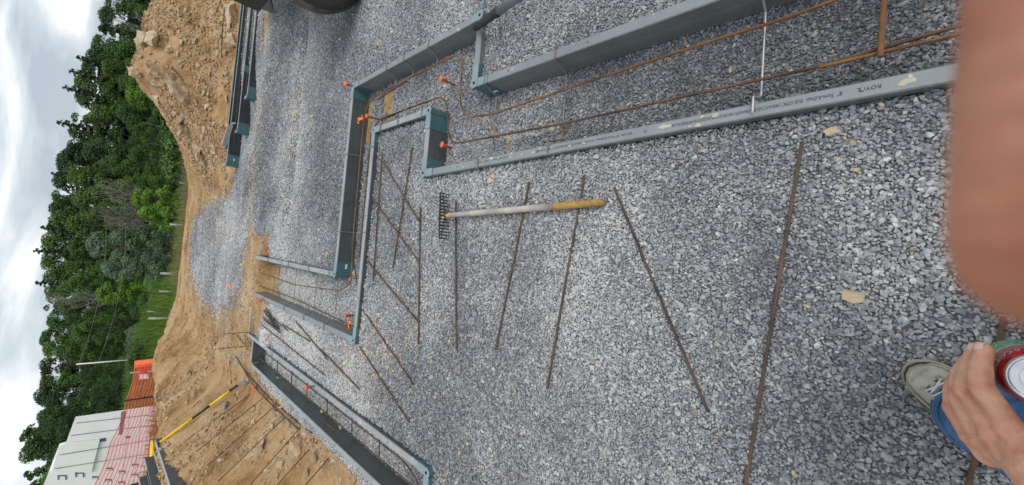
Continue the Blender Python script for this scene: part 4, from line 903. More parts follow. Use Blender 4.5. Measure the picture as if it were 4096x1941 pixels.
# ------------------------------------------------------------------ orange safety net
def netfence():
    root = empty('safety_net', (-3.5, 13.4, -.2), 'orange plastic safety netting strung along behind the spoil bank', 'fence'); o3 = root.location
    pts = [(-3.35, 13.3, -.75, .80), (-4.0, 12.4, -.45, .93), (-4.35, 11.0, -.15, 1.16), (-4.45, 9.2, .0, 1.42), (-4.5, 7.0, .1, 1.62), (-4.5, 4.0, .1, 1.7)]
    mb = MB(o3); mv = MB(o3); nH = 26
    def strand(f, seedk):
        out = []
        for (x0, y0, b0, t0), (x1, y1, b1, t1) in zip(pts, pts[1:]):
            for k in range(8):
                s = k/8; z = (b0+(t0-b0)*f)*(1-s)+(b1+(t1-b1)*f)*s; out.append(Vector((x0+(x1-x0)*s, y0+(y1-y0)*s, z-.04*math.sin(math.pi*s)*f)))
        return out
    ss_ = [strand(i/(nH-1), i) for i in range(nH)]
    for i, s in enumerate(ss_): mb.tube(s, .007 if i in (nH-1, 0) else .0048, 4)
    for k in range(0, len(ss_[0])-1):
        for j in range(6):
            f = j/6; mv.tube([ss_[0][k].lerp(ss_[0][k+1], f), ss_[nH//2][k].lerp(ss_[nH//2][k+1], f), ss_[-1][k].lerp(ss_[-1][k+1], f)], .0022, 3)
    mo = MB(o3)
    for i in range(24):
        f = i/23; mo.tube([Vector((x0, y0+.12, b0+(t0-.05-b0)*f+.03*math.sin(i))) for (x0, y0, b0, t0) in pts[:2]], .005, 4)
    tag(mo.build('folded_net', 'net', root), kind='stuff')
    tag(mb.build('net_strands', 'net_far', root), kind='stuff'); tag(mv.build('net_weft', 'net_far', root), kind='stuff')
    a_ = Vector((-3.35, 13.3, -.8)); b_ = A('r1', 935, 300, 0); d_ = ray(*P('r1', 930, 300)); t = 13.3/d_.y; top = Vector((d_.x*t, 13.3, CAM_H+d_.z*t))
    mb = MB(o3); mb.tube([top+Vector((.02, 0, -1.6)), top+Vector((.01, 0, -.7)), top], .085, 12); mb.build('rolled_end', 'net', root, True)
    for (x, y, b, t_) in pts[1:4]:
        if y != 11.0: mb = MB(o3); mb.tube([(x, y, b-.4), (x, y, t_+.04)], .025, 8); mb.build('post', 'black_steel', root)
netfence()

# ------------------------------------------------------------------ white foam-block house
def house():
    Y0 = 24.6; root = empty('house', (-8.4, Y0, -1.6), 'unfinished white foam block house behind the orange netting', 'house'); o3 = root.location
    def W(r, x, y): d_ = ray(*P(r, x, y)); t = Y0/d_.y; return d_.x*t, CAM_H+d_.z*t
    # gable wall as a slab with depth, stepping up as in the photo
    outline = [(-8.42, -2.2), (-8.28, 1.77), (-9.28, 1.95), (-9.30, 2.13), (-13.6, 2.95), (-18.9, 1.9), (-18.9, -2.2)]
    mb = MB(o3); k = len(outline); v = [Vector((x, Y0, z)) for x, z in outline]+[Vector((x*1.33-.4, Y0+7.5, z)) for x, z in outline]
    mb.add(v, [tuple(range(k))]+[tuple(range(2*k-1, k-1, -1))]+[(i, (i+1) % k, (i+1) % k+k, i+k) for i in range(k)]); mb.build('wall', 'house_white', root)
    for a_, b_ in (((475, 750), (1140, 675)), ((435, 845), (1135, 755)), ((350, 985), (1060, 868)), ((310, 1090), (1080, 970))):
        x0, z0 = W('r1', *a_); x1, z1 = W('r1', *b_); x2 = x1+(x1-x0)*.6; z2 = z1+(z1-z0)*.6
        mb = MB(o3); mb.tube([(x0, Y0-(.012 if a_[0] > 400 else .113), z0-.04), (x2, Y0-(.012 if a_[0] > 400 else .113), z2)], .014, 4); mb.build('seam', 'strap', root)
    def panel(q, nm, m, dy=-.06, th=.06):
        mb = MB(o3); c = [W('r1', *p_) for p_ in q]; k = len(c); v = [Vector((x, Y0+dy, z)) for x, z in c]+[Vector((x, Y0-.002, z)) for x, z in c]
        mb.add(v, [tuple(range(k))]+[tuple(range(2*k-1, k-1, -1))]+[(i, (i+1) % k, (i+1) % k+k, i+k) for i in range(k)]); return mb.build(nm, m, root)
    panel([(405, 893), (665, 868), (602, 1118), (300, 1112), (352, 925)], 'raised_panel', 'house_rail', -.10)
    panel([(865, 655), (830, 662), (808, 835), (835, 835)], 'corner_opening', 'house_dark', -.015)
    for q in ([(664, 868), (664, 892), (712, 885), (712, 860)], [(860, 850), (858, 866), (898, 860), (898, 845)], [(1040, 822), (1038, 838), (1082, 828), (1082, 815)]): panel(q, 'vent_opening', 'house_dark', -.012)
    for (x, y) in ((738, 1100), (835, 1122), (935, 1070), (1030, 1090), (632, 1165), (730, 1186), (832, 1205), (932, 1146), (1026, 1166), (720, 1250), (920, 1230)):
        q = [(x-26, y-12), (x-26, y+10), (x+26, y+10), (x+26, y-12)]; fr = panel(q, 'block_pocket', 'house_dark', -.012)
        q = [(x-20, y-2), (x-20, y+7), (x+20, y+7), (x+20, y-2)]; c = [W('r1', *p_) for p_ in q]; mb = MB(o3)
        mb.add([Vector((a_, Y0-.03, b_)) for a_, b_ in c]+[Vector((a_, Y0-.013, b_)) for a_, b_ in c], [(0, 1, 2, 3), (0, 4, 5, 1), (1, 5, 6, 2), (2, 6, 7, 3), (3, 7, 4, 0)]); mb.build('foam_web', 'house_rail', fr)
    for (x, y) in ((385, 1165), (520, 1145)):
        mb = MB(o3)
        for q in ([(x-42, y-20), (x-42, y-14), (x+22, y-14), (x+22, y-20)], [(x-42, y-20), (x-42, y+14), (x-34, y+14), (x-34, y-20)], [(x+16, y-20), (x+16, y+14), (x+24, y+14), (x+24, y-20)]):
            c = [W('r1', *p_) for p_ in q]; mb.add([Vector((a_, Y0-.035, b_)) for a_, b_ in c]+[Vector((a_, Y0-.004, b_)) for a_, b_ in c], [(0, 1, 2, 3), (0, 4, 5, 1), (1, 5, 6, 2), (2, 6, 7, 3), (3, 7, 4, 0)])
        mb.build('bracket', 'house_dark', root)
    # darker foam course lines low on the wall
    for i in range(9):
        z = -1.5+i*.20; mb = MB(o3); mb.box((-13.6, Y0-.003, z), (10.4, .008, .008)); mb.build('course_joint', 'strap', root) if i < 9 and i % 2 == 0 else None
house()

# ------------------------------------------------------------------ trees
def leaf_cloud(blobs, n, size, seed, up=.35, elong=1.0):
    r = np.random.default_rng(seed); V = []; F = []; T = []
    wts = np.array([b[3]**2 for b in blobs]); wts = wts/wts.sum(); ids = r.choice(len(blobs), n, p=wts)
    B = np.array([b[:4] for b in blobs]); sq = np.array([b[4] if len(b) > 4 else .85 for b in blobs])
    d = r.normal(size=(n, 3)); d /= np.linalg.norm(d, axis=1)[:, None]
    d[:, 2] = np.where(d[:, 2] < -.35, -d[:, 2], d[:, 2])
    rad = r.uniform(.72, 1.06, n)**.8; c = B[ids, :3]+d*np.stack([np.ones(n), np.ones(n), sq[ids]], -1)*(B[ids, 3]*rad)[:, None]
    nn = d+r.normal(size=(n, 3))*.55; nn[:, 2] += up; nn /= np.linalg.norm(nn, axis=1)[:, None]
    t = np.cross(nn, r.normal(size=(n, 3))); t /= np.linalg.norm(t, axis=1)[:, None]; b = np.cross(nn, t)
    s = (size*r.uniform(.6, 1.35, n))[:, None]
    q = np.stack([c-t*s*elong*.5, c+b*s*.34+nn*s*.06, c+t*s*elong*.5-nn*s*.12, c-b*s*.34+nn*s*.06], 1).reshape(-1, 3)
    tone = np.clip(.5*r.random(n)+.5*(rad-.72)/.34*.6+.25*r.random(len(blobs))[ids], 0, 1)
    return q, tone
def tree_mesh(seed, h, kind='round', n=5200, size=.24):
    r = random.Random(seed); blobs = []
    if kind == 'round':
        cw = h*.32
        for i in range(44):
            t = r.random(); z = h*(.12+.83*t); k = cw*math.sin(math.pi*min(1, .18+.80*t))**.7; a_ = r.uniform(0, 6.28); rr = k*r.uniform(.35, 1)
            blobs.append((rr*math.cos(a_), rr*math.sin(a_), z, h*r.uniform(.06, .12)))
        blobs.append((0, 0, h*.9, h*.10))
    elif kind == 'tall':
        cw = h*.22
        for i in range(38):
            t = r.random(); z = h*(.08+.88*t); k = cw*(1-t*.75); a_ = r.uniform(0, 6.28); rr = k*r.uniform(.3, 1); blobs.append((rr*math.cos(a_), rr*math.sin(a_), z, h*r.uniform(.05, .09)*(1.25-.5*t)))
    elif kind == 'pine':
        for i in range(20): blobs.append((0, 0, h*(.3+.68*i/19), .12+.5*(1-i/19), .6))
        for i in range(44):
            t = i/43; z = h*(.14+.85*t); k = h*.20*(1-t)**.9+.12; a_ = i*2.4+r.uniform(-.3, .3); blobs.append((k*.75*math.cos(a_), k*.75*math.sin(a_), z, k*.48+.10, .38))
    elif kind == 'bush':
        for i in range(16):
            a_ = r.uniform(0, 6.28); rr = h*.55*r.random()**.5; blobs.append((rr*math.cos(a_), rr*math.sin(a_), h*r.uniform(.2, .72)*(1-.3*rr/(h*.55)), h*r.uniform(.16, .28)))
    q, tone = leaf_cloud(blobs, n, size, seed, elong=1.0 if kind != 'pine' else 1.5)
    me = bpy.data.meshes.new('crown'); k = len(q)//4; me.vertices.add(len(q)); me.vertices.foreach_set('co', q.astype(np.float32).ravel())
    me.loops.add(k*4); me.polygons.add(k); me.loops.foreach_set('vertex_index', np.arange(k*4, dtype=np.int32)); me.polygons.foreach_set('loop_start', np.arange(0, k*4, 4, dtype=np.int32)); me.update(calc_edges=True)
    a_ = me.attributes.new('leaf', 'FLOAT', 'FACE'); a_.data.foreach_set('value', tone.astype(np.float32))
    mb = MB(); mb.tube([(0, 0, -.8), (.02*h, 0, h*.3), (0, .01*h, h*.6), (0, 0, h*.92)], [h*.022, h*.017, h*.010, h*.003], 8)
    for b in blobs[:14]:
        z0 = max(h*.12, b[2]-math.hypot(b[0], b[1])*.8); mb.tube([(0, 0, z0), (b[0]*.5, b[1]*.5, (z0+b[2])*.5+.05*h), b[:3]], [h*.008, h*.005, h*.002], 5)
    tm = bpy.data.meshes.new('trunk'); tm.from_pydata(mb.v, [], mb.f); tm.update()
    return me, tm
VAR = {}
M['leaf_light'] = leafm('leaf_light', (.055, .105, .02), (.14, .24, .045))
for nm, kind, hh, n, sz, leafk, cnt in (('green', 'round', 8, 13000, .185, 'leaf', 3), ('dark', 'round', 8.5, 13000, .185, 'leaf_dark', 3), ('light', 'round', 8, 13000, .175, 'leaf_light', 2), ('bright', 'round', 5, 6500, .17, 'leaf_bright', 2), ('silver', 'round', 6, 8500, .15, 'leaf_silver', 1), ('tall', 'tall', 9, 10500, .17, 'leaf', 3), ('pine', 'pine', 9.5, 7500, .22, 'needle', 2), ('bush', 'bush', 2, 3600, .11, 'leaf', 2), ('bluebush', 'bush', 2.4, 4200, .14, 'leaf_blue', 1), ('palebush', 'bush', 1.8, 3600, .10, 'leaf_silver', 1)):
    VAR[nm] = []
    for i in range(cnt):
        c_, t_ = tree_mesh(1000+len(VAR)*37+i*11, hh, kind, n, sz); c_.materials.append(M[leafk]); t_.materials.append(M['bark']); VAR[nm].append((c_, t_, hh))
used = {}
def tree(nm, x, y, h, label, z=None, group='trees of the wood beyond the meadow', name=None):
    v = VAR[nm][used.get(nm, 0) % len(VAR[nm])]; used[nm] = used.get(nm, 0)+1; s = h/v[2]; z = hz(x, y) if z is None else z
    cat = 'bush' if 'bush' in nm else 'tree'
    rt = empty(name or {'pine': 'pine_tree', 'bush': 'bush', 'bluebush': 'bush', 'palebush': 'bush'}.get(nm, 'deciduous_tree'), (x, y, z), label, cat, group if cat == 'tree' else 'bushes along the meadow edge')
    rt.scale = (s*R.uniform(.95, 1.15), s*R.uniform(.95, 1.15), s); rt.rotation_euler = (0, 0, R.uniform(0, 6.28))
    for me_, pn in ((v[0], 'crown'), (v[1], 'trunk')):
        o = bpy.data.objects.new(pn, me_); COL.objects.link(o); o.parent = rt
def place(nm, az, el_top, dist, label, **k):
    """tree at a compass bearing whose top reaches the given elevation"""
    a_ = math.radians(az); x, y = dist*math.sin(a_), dist*math.cos(a_); z = hz(x, y); top = CAM_H+dist*math.tan(math.radians(el_top)); tree(nm, x, y, max(1.0, top-z), label, z, **k)
def where(az, row):
    w_ = ('above the white house' if az < -17 else 'behind the orange netting' if az < -11 else 'left of the silvery trees' if az < -5 else 'over the silvery trees' if az < 0 else 'around the dead trees' if az < 7 else 'over the left shoulder of the heap' if az < 13 else 'above the heap crest')
    return ('skyline' if row == 0 else 'upper slope' if row == 1 else 'mid slope' if row == 2 else 'wood edge')+' '+w_
K_ = {'light': 'light green broadleaf tree', 'green': 'mid green broadleaf tree', 'dark': 'dark green broadleaf tree', 'tall': 'narrow broadleaf tree'}
L_ = {'green': 'mid green broadleaf tree in the distant wood', 'dark': 'dark green broadleaf tree in the distant wood', 'tall': 'narrow tall broadleaf tree in the distant wood', 'pine': 'dark pine standing in the distant wood'}
# back rows: crest of the wood
tops = [(-24, 2.9), (-18.7, 2.7), (-14.4, 2.9), (-8.7, 3.3), (-5.2, 3.6), (-2.9, 3.7), (4.3, 3.6), (9.2, 3.1), (15.2, 2.7), (18, 2.3), (21.3, 1.8), (30, 2.0)]
def topel(az): return float(np.interp(az, [a_ for a_, b_ in tops], [b_ for a_, b_ in tops]))
az = -29.
while az < 29:
    nm = R.choice(['green', 'dark', 'tall', 'dark', 'light']); place(nm, az, topel(az)+R.uniform(-.25, .2), R.uniform(66, 74), K_[nm]+', '+where(az, 0), group='wood trees, '+where(az, 0)); az += R.uniform(1.2, 1.8)
az = -29.
while az < 29:
    nm = R.choice(['green', 'dark', 'tall', 'light']); place(nm, az, topel(az)-R.uniform(.9, 1.7), R.uniform(56, 63), K_[nm]+', '+where(az, 1), group='wood trees, '+where(az, 1)); az += R.uniform(1.7, 2.5)
az = -29.
while az < 29:
    nm = R.choice(['green', 'dark', 'light', 'tall']); place(nm, az, topel(az)-R.uniform(2.4, 3.6), R.uniform(47, 53), K_[nm]+', '+where(az, 2), group='wood trees, '+where(az, 2)); az += R.uniform(2.3, 3.3)
az = -28.
while az < 28:
    nm = R.choice(['green', 'dark']); place(nm, az, topel(az)-R.uniform(4.3, 5.4), R.uniform(39, 43), 'low '+K_[nm]+', '+where(az, 3), group='low trees, '+where(az, 3)); az += R.uniform(2.5, 3.6)
# ones that stand out
for az, el, d_, lb in ((9.3, 4.3, 62, 'pine whose ragged top rises right of centre on the skyline'), (12.6, 4.2, 62, 'pine with forked top on the skyline nearer the heap'), (15.6, 3.5, 62, 'pine rising over the spoil heap'), (4.4, 4.3, 63, 'thin pine top on the skyline near the middle'), (-.8, 4.5, 63, 'pine spike above the dead trees'), (-3.0, 4.8, 63, 'tallest thin pine spike on the skyline'), (-6.0, 4.4, 63, 'pine spike left of the silver tree'), (14.2, 3.9, 61, 'slender pine beside the forked one')):
    place('pine', az, el-.45, d_, lb, group='pines on the skyline')
place('silver', -2.3, 1.0, 38, 'tree with silvery grey green leaves in front of the wood')
place('silver', -4.3, -.2, 37, 'smaller silvery tree beside the larger one')
place('bright', 3.0, -1.7, 36, 'bright yellow green tree at the meadow edge below the dead trees')
place('bright', 1.6, -2.2, 35, 'second bright green tree beside the first at the meadow edge')
place('bright', 13.6, -.3, 40, 'light green tree directly above the spoil heap crest')
place('bright', 19.5, -.6, 42, 'light green tree above the right shoulder of the heap')
place('bright', -7.0, .1, 41, 'bright leafy tree left of the silver trees')
place('green', -10.5, 1.3, 44, 'broad rounded tree left of centre, full crown')
place('green', -12.3, 2.1, 47, 'very broad tree behind the thin pale pole')
place('dark', -16.7, .4, 34, 'dark tree beside the white house')
place('dark', -18.6, 2.6, 38, 'tree rising directly behind the white house roof')
place('dark', -20.6, 3.3, 36, 'tall tree above the house, widest crown on the left')
place('tall', -19.3, 3.6, 39, 'pointed tree peak over the house ridge')
place('green', -25.5, 4.9, 30, 'nearest leafy tree at the far left behind the house')
place('green', -28.5, 5.6, 30, 'leafy tree farthest left behind the house')
for az, el, d_, nm, lb in ((7.0, -3.2, 33, 'bluebush', 'blue green willow like bush behind the heap foot'), (5.2, -4.4, 31, 'bluebush', 'low blue green bush next to the willow like one'), (-9.3, -3.3, 39, 'bush', 'round bush by the right wooden posts'), (-11.0, -2.9, 39, 'palebush', 'pale shrub behind the wooden posts'), (-12.3, -2.6, 37, 'palebush', 'pale shrub left of the wooden posts'), (-13.6, -1.9, 28, 'bush', 'tall weedy bush behind the rolled netting'), (-15.2, -2.6, 30, 'bush', 'bush seen over the netting'), (-8.0, -4.1, 38, 'bush', 'low bush at the meadow hedge'), (-6.5, -4.2, 33, 'bush', 'bush under the bright leafy tree'), (-4.5, -4.7, 32, 'bush', 'bush below the silver tree'), (9.0, -2.0, 32, 'bush', 'bush peeping over the left shoulder of the heap'), (11.0, -1.3, 32, 'bush', 'bush over the heap middle'), (-.5, -4.6, 32, 'bush', 'dark bush in the hedge at the centre'), (2.5, -4.6, 31, 'bush', 'bush under the bright tree'), (17, -1.0, 34, 'bush', 'bush over the right of the heap'), (20.5, -.8, 34, 'bush', 'bush at the upper edge above the heap')):
    place(nm, az, el, d_, lb)
# bare dead trees
def dead(az, el, d_, label, seed):
    a_ = math.radians(az); x, y = d_*math.sin(a_), d_*math.cos(a_); z = hz(x, y); h = CAM_H+d_*math.tan(math.radians(el))-z; r = random.Random(seed)
    rt = empty('dead_tree', (x, y, z), label, 'tree', 'bare dead trees'); mb = MB(); mb.tube([(0, 0, -.3), (.1, 0, h*.4), (.0, .1, h*.75), (-.1, .1, h)], [.08, .06, .035, .010], 6); mb.build('trunk', 'bark_pale', rt)
    mb = MB()
    for i in range(30):
        t = r.uniform(.3, .9); q = Vector((.05, .05, h*t)); a2 = r.uniform(0, 6.28); L = h*.34*(1.15-t*.6); dv = Vector((math.cos(a2)*.6, math.sin(a2)*.35-.3, r.uniform(.7, 1.1))); e1 = q+dv*L*.5; e2 = e1+(dv+Vector((0, 0, .5)))*L*.4
        mb.tube([q, e1, e2], [.026, .018, .006], 4)
        for _ in range(3): d2 = Vector((r.uniform(-1, 1), r.uniform(-.6, .6), .9)).normalized(); mb.tube([e1.lerp(e2, r.random()), e1+d2*L*.42+dv*L*.2], [.012, .004], 3)
    tag(mb.build('branches', 'bark_pale', rt), kind='stuff')
dead(3.4, .7, 37.5, 'bare dead tree with fanned pale branches above the bright tree', 3)
dead(2.0, -.6, 37, 'smaller bare dead tree under the fanned one', 4)
dead(.6, .4, 37, 'bare leaning dead tree beside the silver tree', 5)
dead(-7.7, 2.6, 46, 'distant bare tree tops left of centre', 6)
dead(20.2, .6, 38, 'bare branches near the upper edge above the heap', 7)
# pole with wires, wooden posts
def post(rg, top, bot, d_, w_, label, name='fence_post', m='pale_wood'):
    r0 = ray(*P(rg, *top)); r1 = ray(*P(rg, *bot)); t0 = d_/math.hypot(r0.x, r0.y); t1 = d_/math.hypot(r1.x, r1.y); a_ = Vector((0, 0, CAM_H))+r0*t0; b_ = Vector((0, 0, CAM_H))+r1*t1; b_ = Vector((b_.x, b_.y, min(b_.z, hz(b_.x, b_.y))-.1))
    mb = MB(b_); mb.tube([b_, a_], w_*(.62 if name == 'fence_post' else .55), 8); o = mb.build(name, m, None, True, loc=b_); tag(o, label, 'post' if name == 'fence_post' else 'pole'); return a_
post('z2', (805, 155), (890, 161), 25, .085, 'thick silvered post right of the meadow, standing in tall grass')
post('z2', (745, 382), (815, 386), 25, .07, 'silvered wooden post in the middle of the meadow fence')
post('z2', (800, 246), (815, 248), 27, .07, 'tiny white post between the two wooden ones')
post('z2', (740, 348), (770, 352), 29, .05, 'short thin post near the pale shrubs')
post('z1', (855, 1130), (935, 1140), 25, .09, 'curved silvered post in front of the silver tree')
post('z1', (903, 920), (945, 930), 26, .06, 'small silvered post near the heap tip')
post('r1', (895, 365), (940, 378), 22, .05, 'wooden post seen beside the rolled netting')
ptop = post('r1', (485, 300), (660, 291), 33, .055, 'tall thin pale pole rising from bushes left of centre', 'utility_pole', 'house_white')
for i, (wx, wy) in enumerate(((424, 900), (503, 900))):
    s = ptop-Vector((0, 0, .1+.75*i)); r_ = ray(wx, wy); e_ = Vector((0, 0, CAM_H))+r_*(34/r_.y); mb = MB(s); pts = [s.lerp(e_, k/14)-Vector((0, 0, 1.2*(k/14)*(1-k/14))) for k in range(15)]; mb.tube(pts, .008, 4); o = mb.build('overhead_wire', 'steel', None, loc=s); tag(o, ['upper overhead wire from the pale pole', 'lower overhead wire from the pale pole'][i], 'wire')
# things seen through the net: pale panels
for i, (y0, y1, lb) in enumerate(((318, 362, 'magenta tinted board lying beyond the netting'), (378, 412, 'pale pink board lying beyond the netting'))):
    q = [ray(*P('r1', xx, yy)) for xx, yy in ((965, y0), (965, y1), (1035, y1), (1035, y0))]; v = [Vector((0, 0, CAM_H))+k_*(17/k_.y) for k_ in q]; o3 = v[2].copy(); mb = MB(o3)
    mb.add(v+[p_+Vector((0, .08, 0)) for p_ in v], [(0, 1, 2, 3), (4, 7, 6, 5), (0, 4, 5, 1), (1, 5, 6, 2), (2, 6, 7, 3), (3, 7, 4, 0)]); o = mb.build('foam_board', 'house_rail' if i else 'red', None, loc=o3); tag(o, lb, 'board')

# grass: tall blades at the meadow edge, shorter over the meadow, sprigs on the dirt
def blades(name, x, y, h, m, label, wfac=.05):
    n = len(x); z = H(x, y, True); a_ = NR.uniform(0, 6.28, n); w_ = h*wfac; lean = NR.normal(0, .25, (n, 2))*h[:, None]
    b0 = np.stack([x-np.cos(a_)*w_, y-np.sin(a_)*w_, z-.02], -1); b1 = np.stack([x+np.cos(a_)*w_, y+np.sin(a_)*w_, z-.02], -1); tp = np.stack([x+lean[:, 0], y+lean[:, 1], z+h], -1)
    v = np.stack([b0, b1, tp], 1).reshape(-1, 3); me_ = bpy.data.meshes.new(name); me_.vertices.add(3*n); me_.vertices.foreach_set('co', v.astype(np.float32).ravel())
    me_.loops.add(3*n); me_.polygons.add(n); me_.loops.foreach_set('vertex_index', np.arange(3*n, dtype=np.int32)); me_.polygons.foreach_set('loop_start', np.arange(0, 3*n, 3, dtype=np.int32)); me_.update(calc_edges=True)
    q = me_.attributes.new('leaf', 'FLOAT', 'FACE'); q.data.foreach_set('value', NR.random(n).astype(np.float32)); o = link(name, me_, m); tag(o, label, kind='stuff')
def cone(n, az0, az1, d0, d1):
    a_ = np.radians(NR.uniform(az0, az1, n)); d_ = NR.uniform(d0, d1, n); return d_*np.sin(a_), d_*np.cos(a_)
x, y = cone(60000, -34, 26, 15.2, 36); blades('grass', x, y, NR.uniform(.06, .16, len(x))*(1+(y > 20)*.8), 'grass', 'mown green meadow grass beyond the dirt', .12)
x, y = cone(30000, -32, 26, 24, 33); k = fbm(x, y, 2, .4) > -.12; x, y = x[k], y[k]; blades('weeds', x, y, NR.uniform(.3, .8, len(x)), 'grass', 'tall weeds along the fence at the meadow edge', .06)
x, y = cone(12000, -6, 14, 14.2, 22); blades('dry_grass', x, y, NR.uniform(.12, .3, len(x)), 'grass_dry', 'dry grass stalks behind the dirt rim', .03)
xs_ = []; ys_ = []
for (rg, a_, b_, s_, c_) in (('z2', 865, 765, .12, 90), ('z1', 960, 170, .2, 160), ('z2', 850, 950, .25, 260), ('z2', 900, 480, .15, 60), ('z1', 1010, 60, .12, 60), ('z2', 865, 815, .12, 60), ('z2', 835, 965, .1, 50)):
    q = hit(*P(rg, a_, b_)); c_ //= 2; xs_ += list(NR.normal(q.x, s_, c_)); ys_ += list(NR.normal(q.y, s_, c_))
x, y = np.array(xs_), np.array(ys_); blades('sprigs', x, y, NR.uniform(.015, .05, len(x)), 'grass', 'small green sprigs rooted in the spoil', .12)

# ------------------------------------------------------------------ the photographer
#PERSON
def cc(u, v, w_): return Vector((0, 0, CAM_H))+AU*u+AV*v+AF*w_
def chain(mb, pts, rad, n=14):
    pts = [Vector(p) for p in pts]
    for p, r_ in zip(pts, rad):
        k = 9; mb.lathe([(max(.00001, r_*math.sin(math.pi*i/k)), -r_*math.cos(math.pi*i/k)) for i in range(k+1)], p, (0, 0, 1), n)
    for (a_, ra), (b_, rb) in zip(zip(pts, rad), zip(pts[1:], rad[1:])): mb.tube([a_, b_], [ra, rb], n)
def remeshed(mb, vox, it=4, fac=.5):
    me_ = bpy.data.meshes.new('tmp'); me_.from_pydata(mb.v, [], mb.f); me_.update(); o = bpy.data.objects.new('tmp', me_); COL.objects.link(o)
    md = o.modifiers.new('r', 'REMESH'); md.mode = 'VOXEL'; md.voxel_size = vox
    sm = o.modifiers.new('s', 'SMOOTH'); sm.factor = fac; sm.iterations = it
    dg = bpy.context.evaluated_depsgraph_get(); dg.update(); out = bpy.data.meshes.new_from_object(o.evaluated_get(dg)); bpy.data.objects.remove(o); return out
def Hd(x, y, z): return A('h7', x, y, z)
pr = empty('person', (-.12, -.36, PAD), 'person in jeans and worn grey shoe, hand round a can, fingertip over the lens', 'person'); po = pr.location.copy()
# the can
CC = Vector((-.088, -.137, .765)); cr_ = .033
can = empty('drink_can', CC, 'red, silver and green soft drink can held in the hand', 'can')
mb = MB(); mb.lathe([(.0001, .006), (.022, .004), (.0245, .0), (.027, .003), (.0325, .014), (.033, .018), (.033, .070)], n=48); mb.build('lower_body', 'can_green', can, True)
mb = MB(); mb.lathe([(.033, .070), (.033, .076)], n=48); mb.build('silver_band', 'aluminium', can, True)
mb = MB(); mb.lathe([(.033, .076), (.033, .098), (.0325, .103), (.0295, .112), (.0275, .1165)], n=48); mb.build('upper_body', 'can_red', can, True)
mb = MB(); mb.lathe([(.0275, .1165), (.0268, .120), (.0262, .1215), (.0252, .1218), (.0242, .1205), (.0238, .1165), (.0228, .1160), (.020, .1175), (.0001, .1175)], n=48); mb.build('lid', 'aluminium', can, True)
mb = MB(); mb.lathe([(.016, .1176), (.0165, .1183), (.0172, .1176)], (-.0, 0, 0), n=36); mb.build('lid_ridge', 'aluminium', can, True)
mb = MB(); ring_ = [Vector((.0095*math.cos(t), .0065*math.sin(t)+.0, .1195)) for t in [i/16*2*math.pi for i in range(17)]]; ring_ = [Matrix.Rotation(.5, 3, 'Z')@(p_+Vector((-.004, 0, 0))) for p_ in ring_]; mb.tube(ring_, .0013, 6); mb.lathe([(.0001, .121), (.002, .1208), (.0025, .118)], (.004, .003, 0), n=10); mb.build('pull_tab', 'aluminium', can, True)
def can_text(body, ang0, size, z0):
    me_ = text_mesh(body, size, .0001); v = np.zeros(len(me_.vertices)*3); me_.vertices.foreach_get('co', v); v = v.reshape(-1, 3)
    th_ = ang0+v[:, 0]/.0325; f_ = v[:, 1]/.0095; rr = .0332-.0032*np.clip(f_, 0, 1); out = np.stack([rr*np.cos(th_), rr*np.sin(th_), z0+v[:, 1]*.95], -1)
    me_.vertices.foreach_set('co', out.astype(np.float32).ravel()); me_.update(); link('printed_text', me_, 'can_white', can); return v[:, 0].max()/.0325
for zz, tx in ((0.1025, '0 CAFFEINE'), ):
    pass
def ang_at(px, py): q = at(px, py, CC.z+.106); return math.atan2(q.y-CC.y, q.x-CC.x)
a0 = ang_at(*P('h7', 665, 140)); can_text('0 CAFFEINE', a0, .0085, .1030); a1 = ang_at(*P('h7', 490, 212)); can_text('0 SODIUM', a1, .0085, .1030)
for i in range(26):                                      # dark facets and white flecks printed round the can
    t = i/26*6.283; mb = MB(); z_ = .078+.018*R.random(); k_ = .0331; dt = .05+.08*R.random()
    mb.add([(k_*math.cos(t), k_*math.sin(t), z_), (k_*math.cos(t+dt), k_*math.sin(t+dt), z_+.004), (k_*math.cos(t+dt*.6), k_*math.sin(t+dt*.6), z_+.012)], [(0, 1, 2)]); mb.build('printed_facet', 'red', can)
for i in range(18):
    t = i/18*6.283; mb = MB(); z_ = .048+.010*math.sin(i*2.1); k_ = .0331; dt = .12
    mb.add([(k_*math.cos(t), k_*math.sin(t), z_), (k_*math.cos(t+dt), k_*math.sin(t+dt), z_+.004), (k_*math.cos(t+dt*.5), k_*math.sin(t+dt*.5), z_+.008)], [(0, 1, 2)]); mb.build('printed_fleck', 'can_white', can)
# left hand closed round the can
hb = MB(po)
def fing(js, rs): chain(hb, js, rs)
I = [Hd(575, 760, .880), Hd(345, 425, .886), Hd(345, 250, .880), Hd(368, 140, .874)]
Mi = [Hd(450, 810, .868), Hd(218, 455, .866), Hd(262, 255, .860), Hd(312, 140, .854)]
Ri = [Hd(355, 850, .852), Hd(165, 510, .846), Hd(185, 330, .838), Hd(235, 230, .832)]
Pi = [Hd(275, 830, .838), Hd(118, 600, .826), Hd(110, 460, .822), Hd(128, 378, .818)]
fing(I, [.0125, .0112, .0100, .0086]); fing(Mi, [.0125, .0108, .0098, .0084]); fing(Ri, [.0120, .0100, .0094, .0080]); fing(Pi, [.0108, .0090, .0082, .0070])
for f_ in (I, Mi, Ri, Pi):                              # knuckle swellings
    m_ = f_[0].lerp(f_[1], .5); chain(hb, [f_[0], m_, f_[1]], [.0118, .0106, .0100])
Wr = Hd(790, 1090, .885); W2 = Hd(700, 1010, .870); El = Vector((-.37, -.29, 1.07))
chain(hb, [I[0], Hd(690, 900, .882), Wr], [.0135, .020, .0235]); chain(hb, [Mi[0], Hd(590, 930, .868), Wr+Vector((0, 0, -.004))], [.0135, .020, .0235])
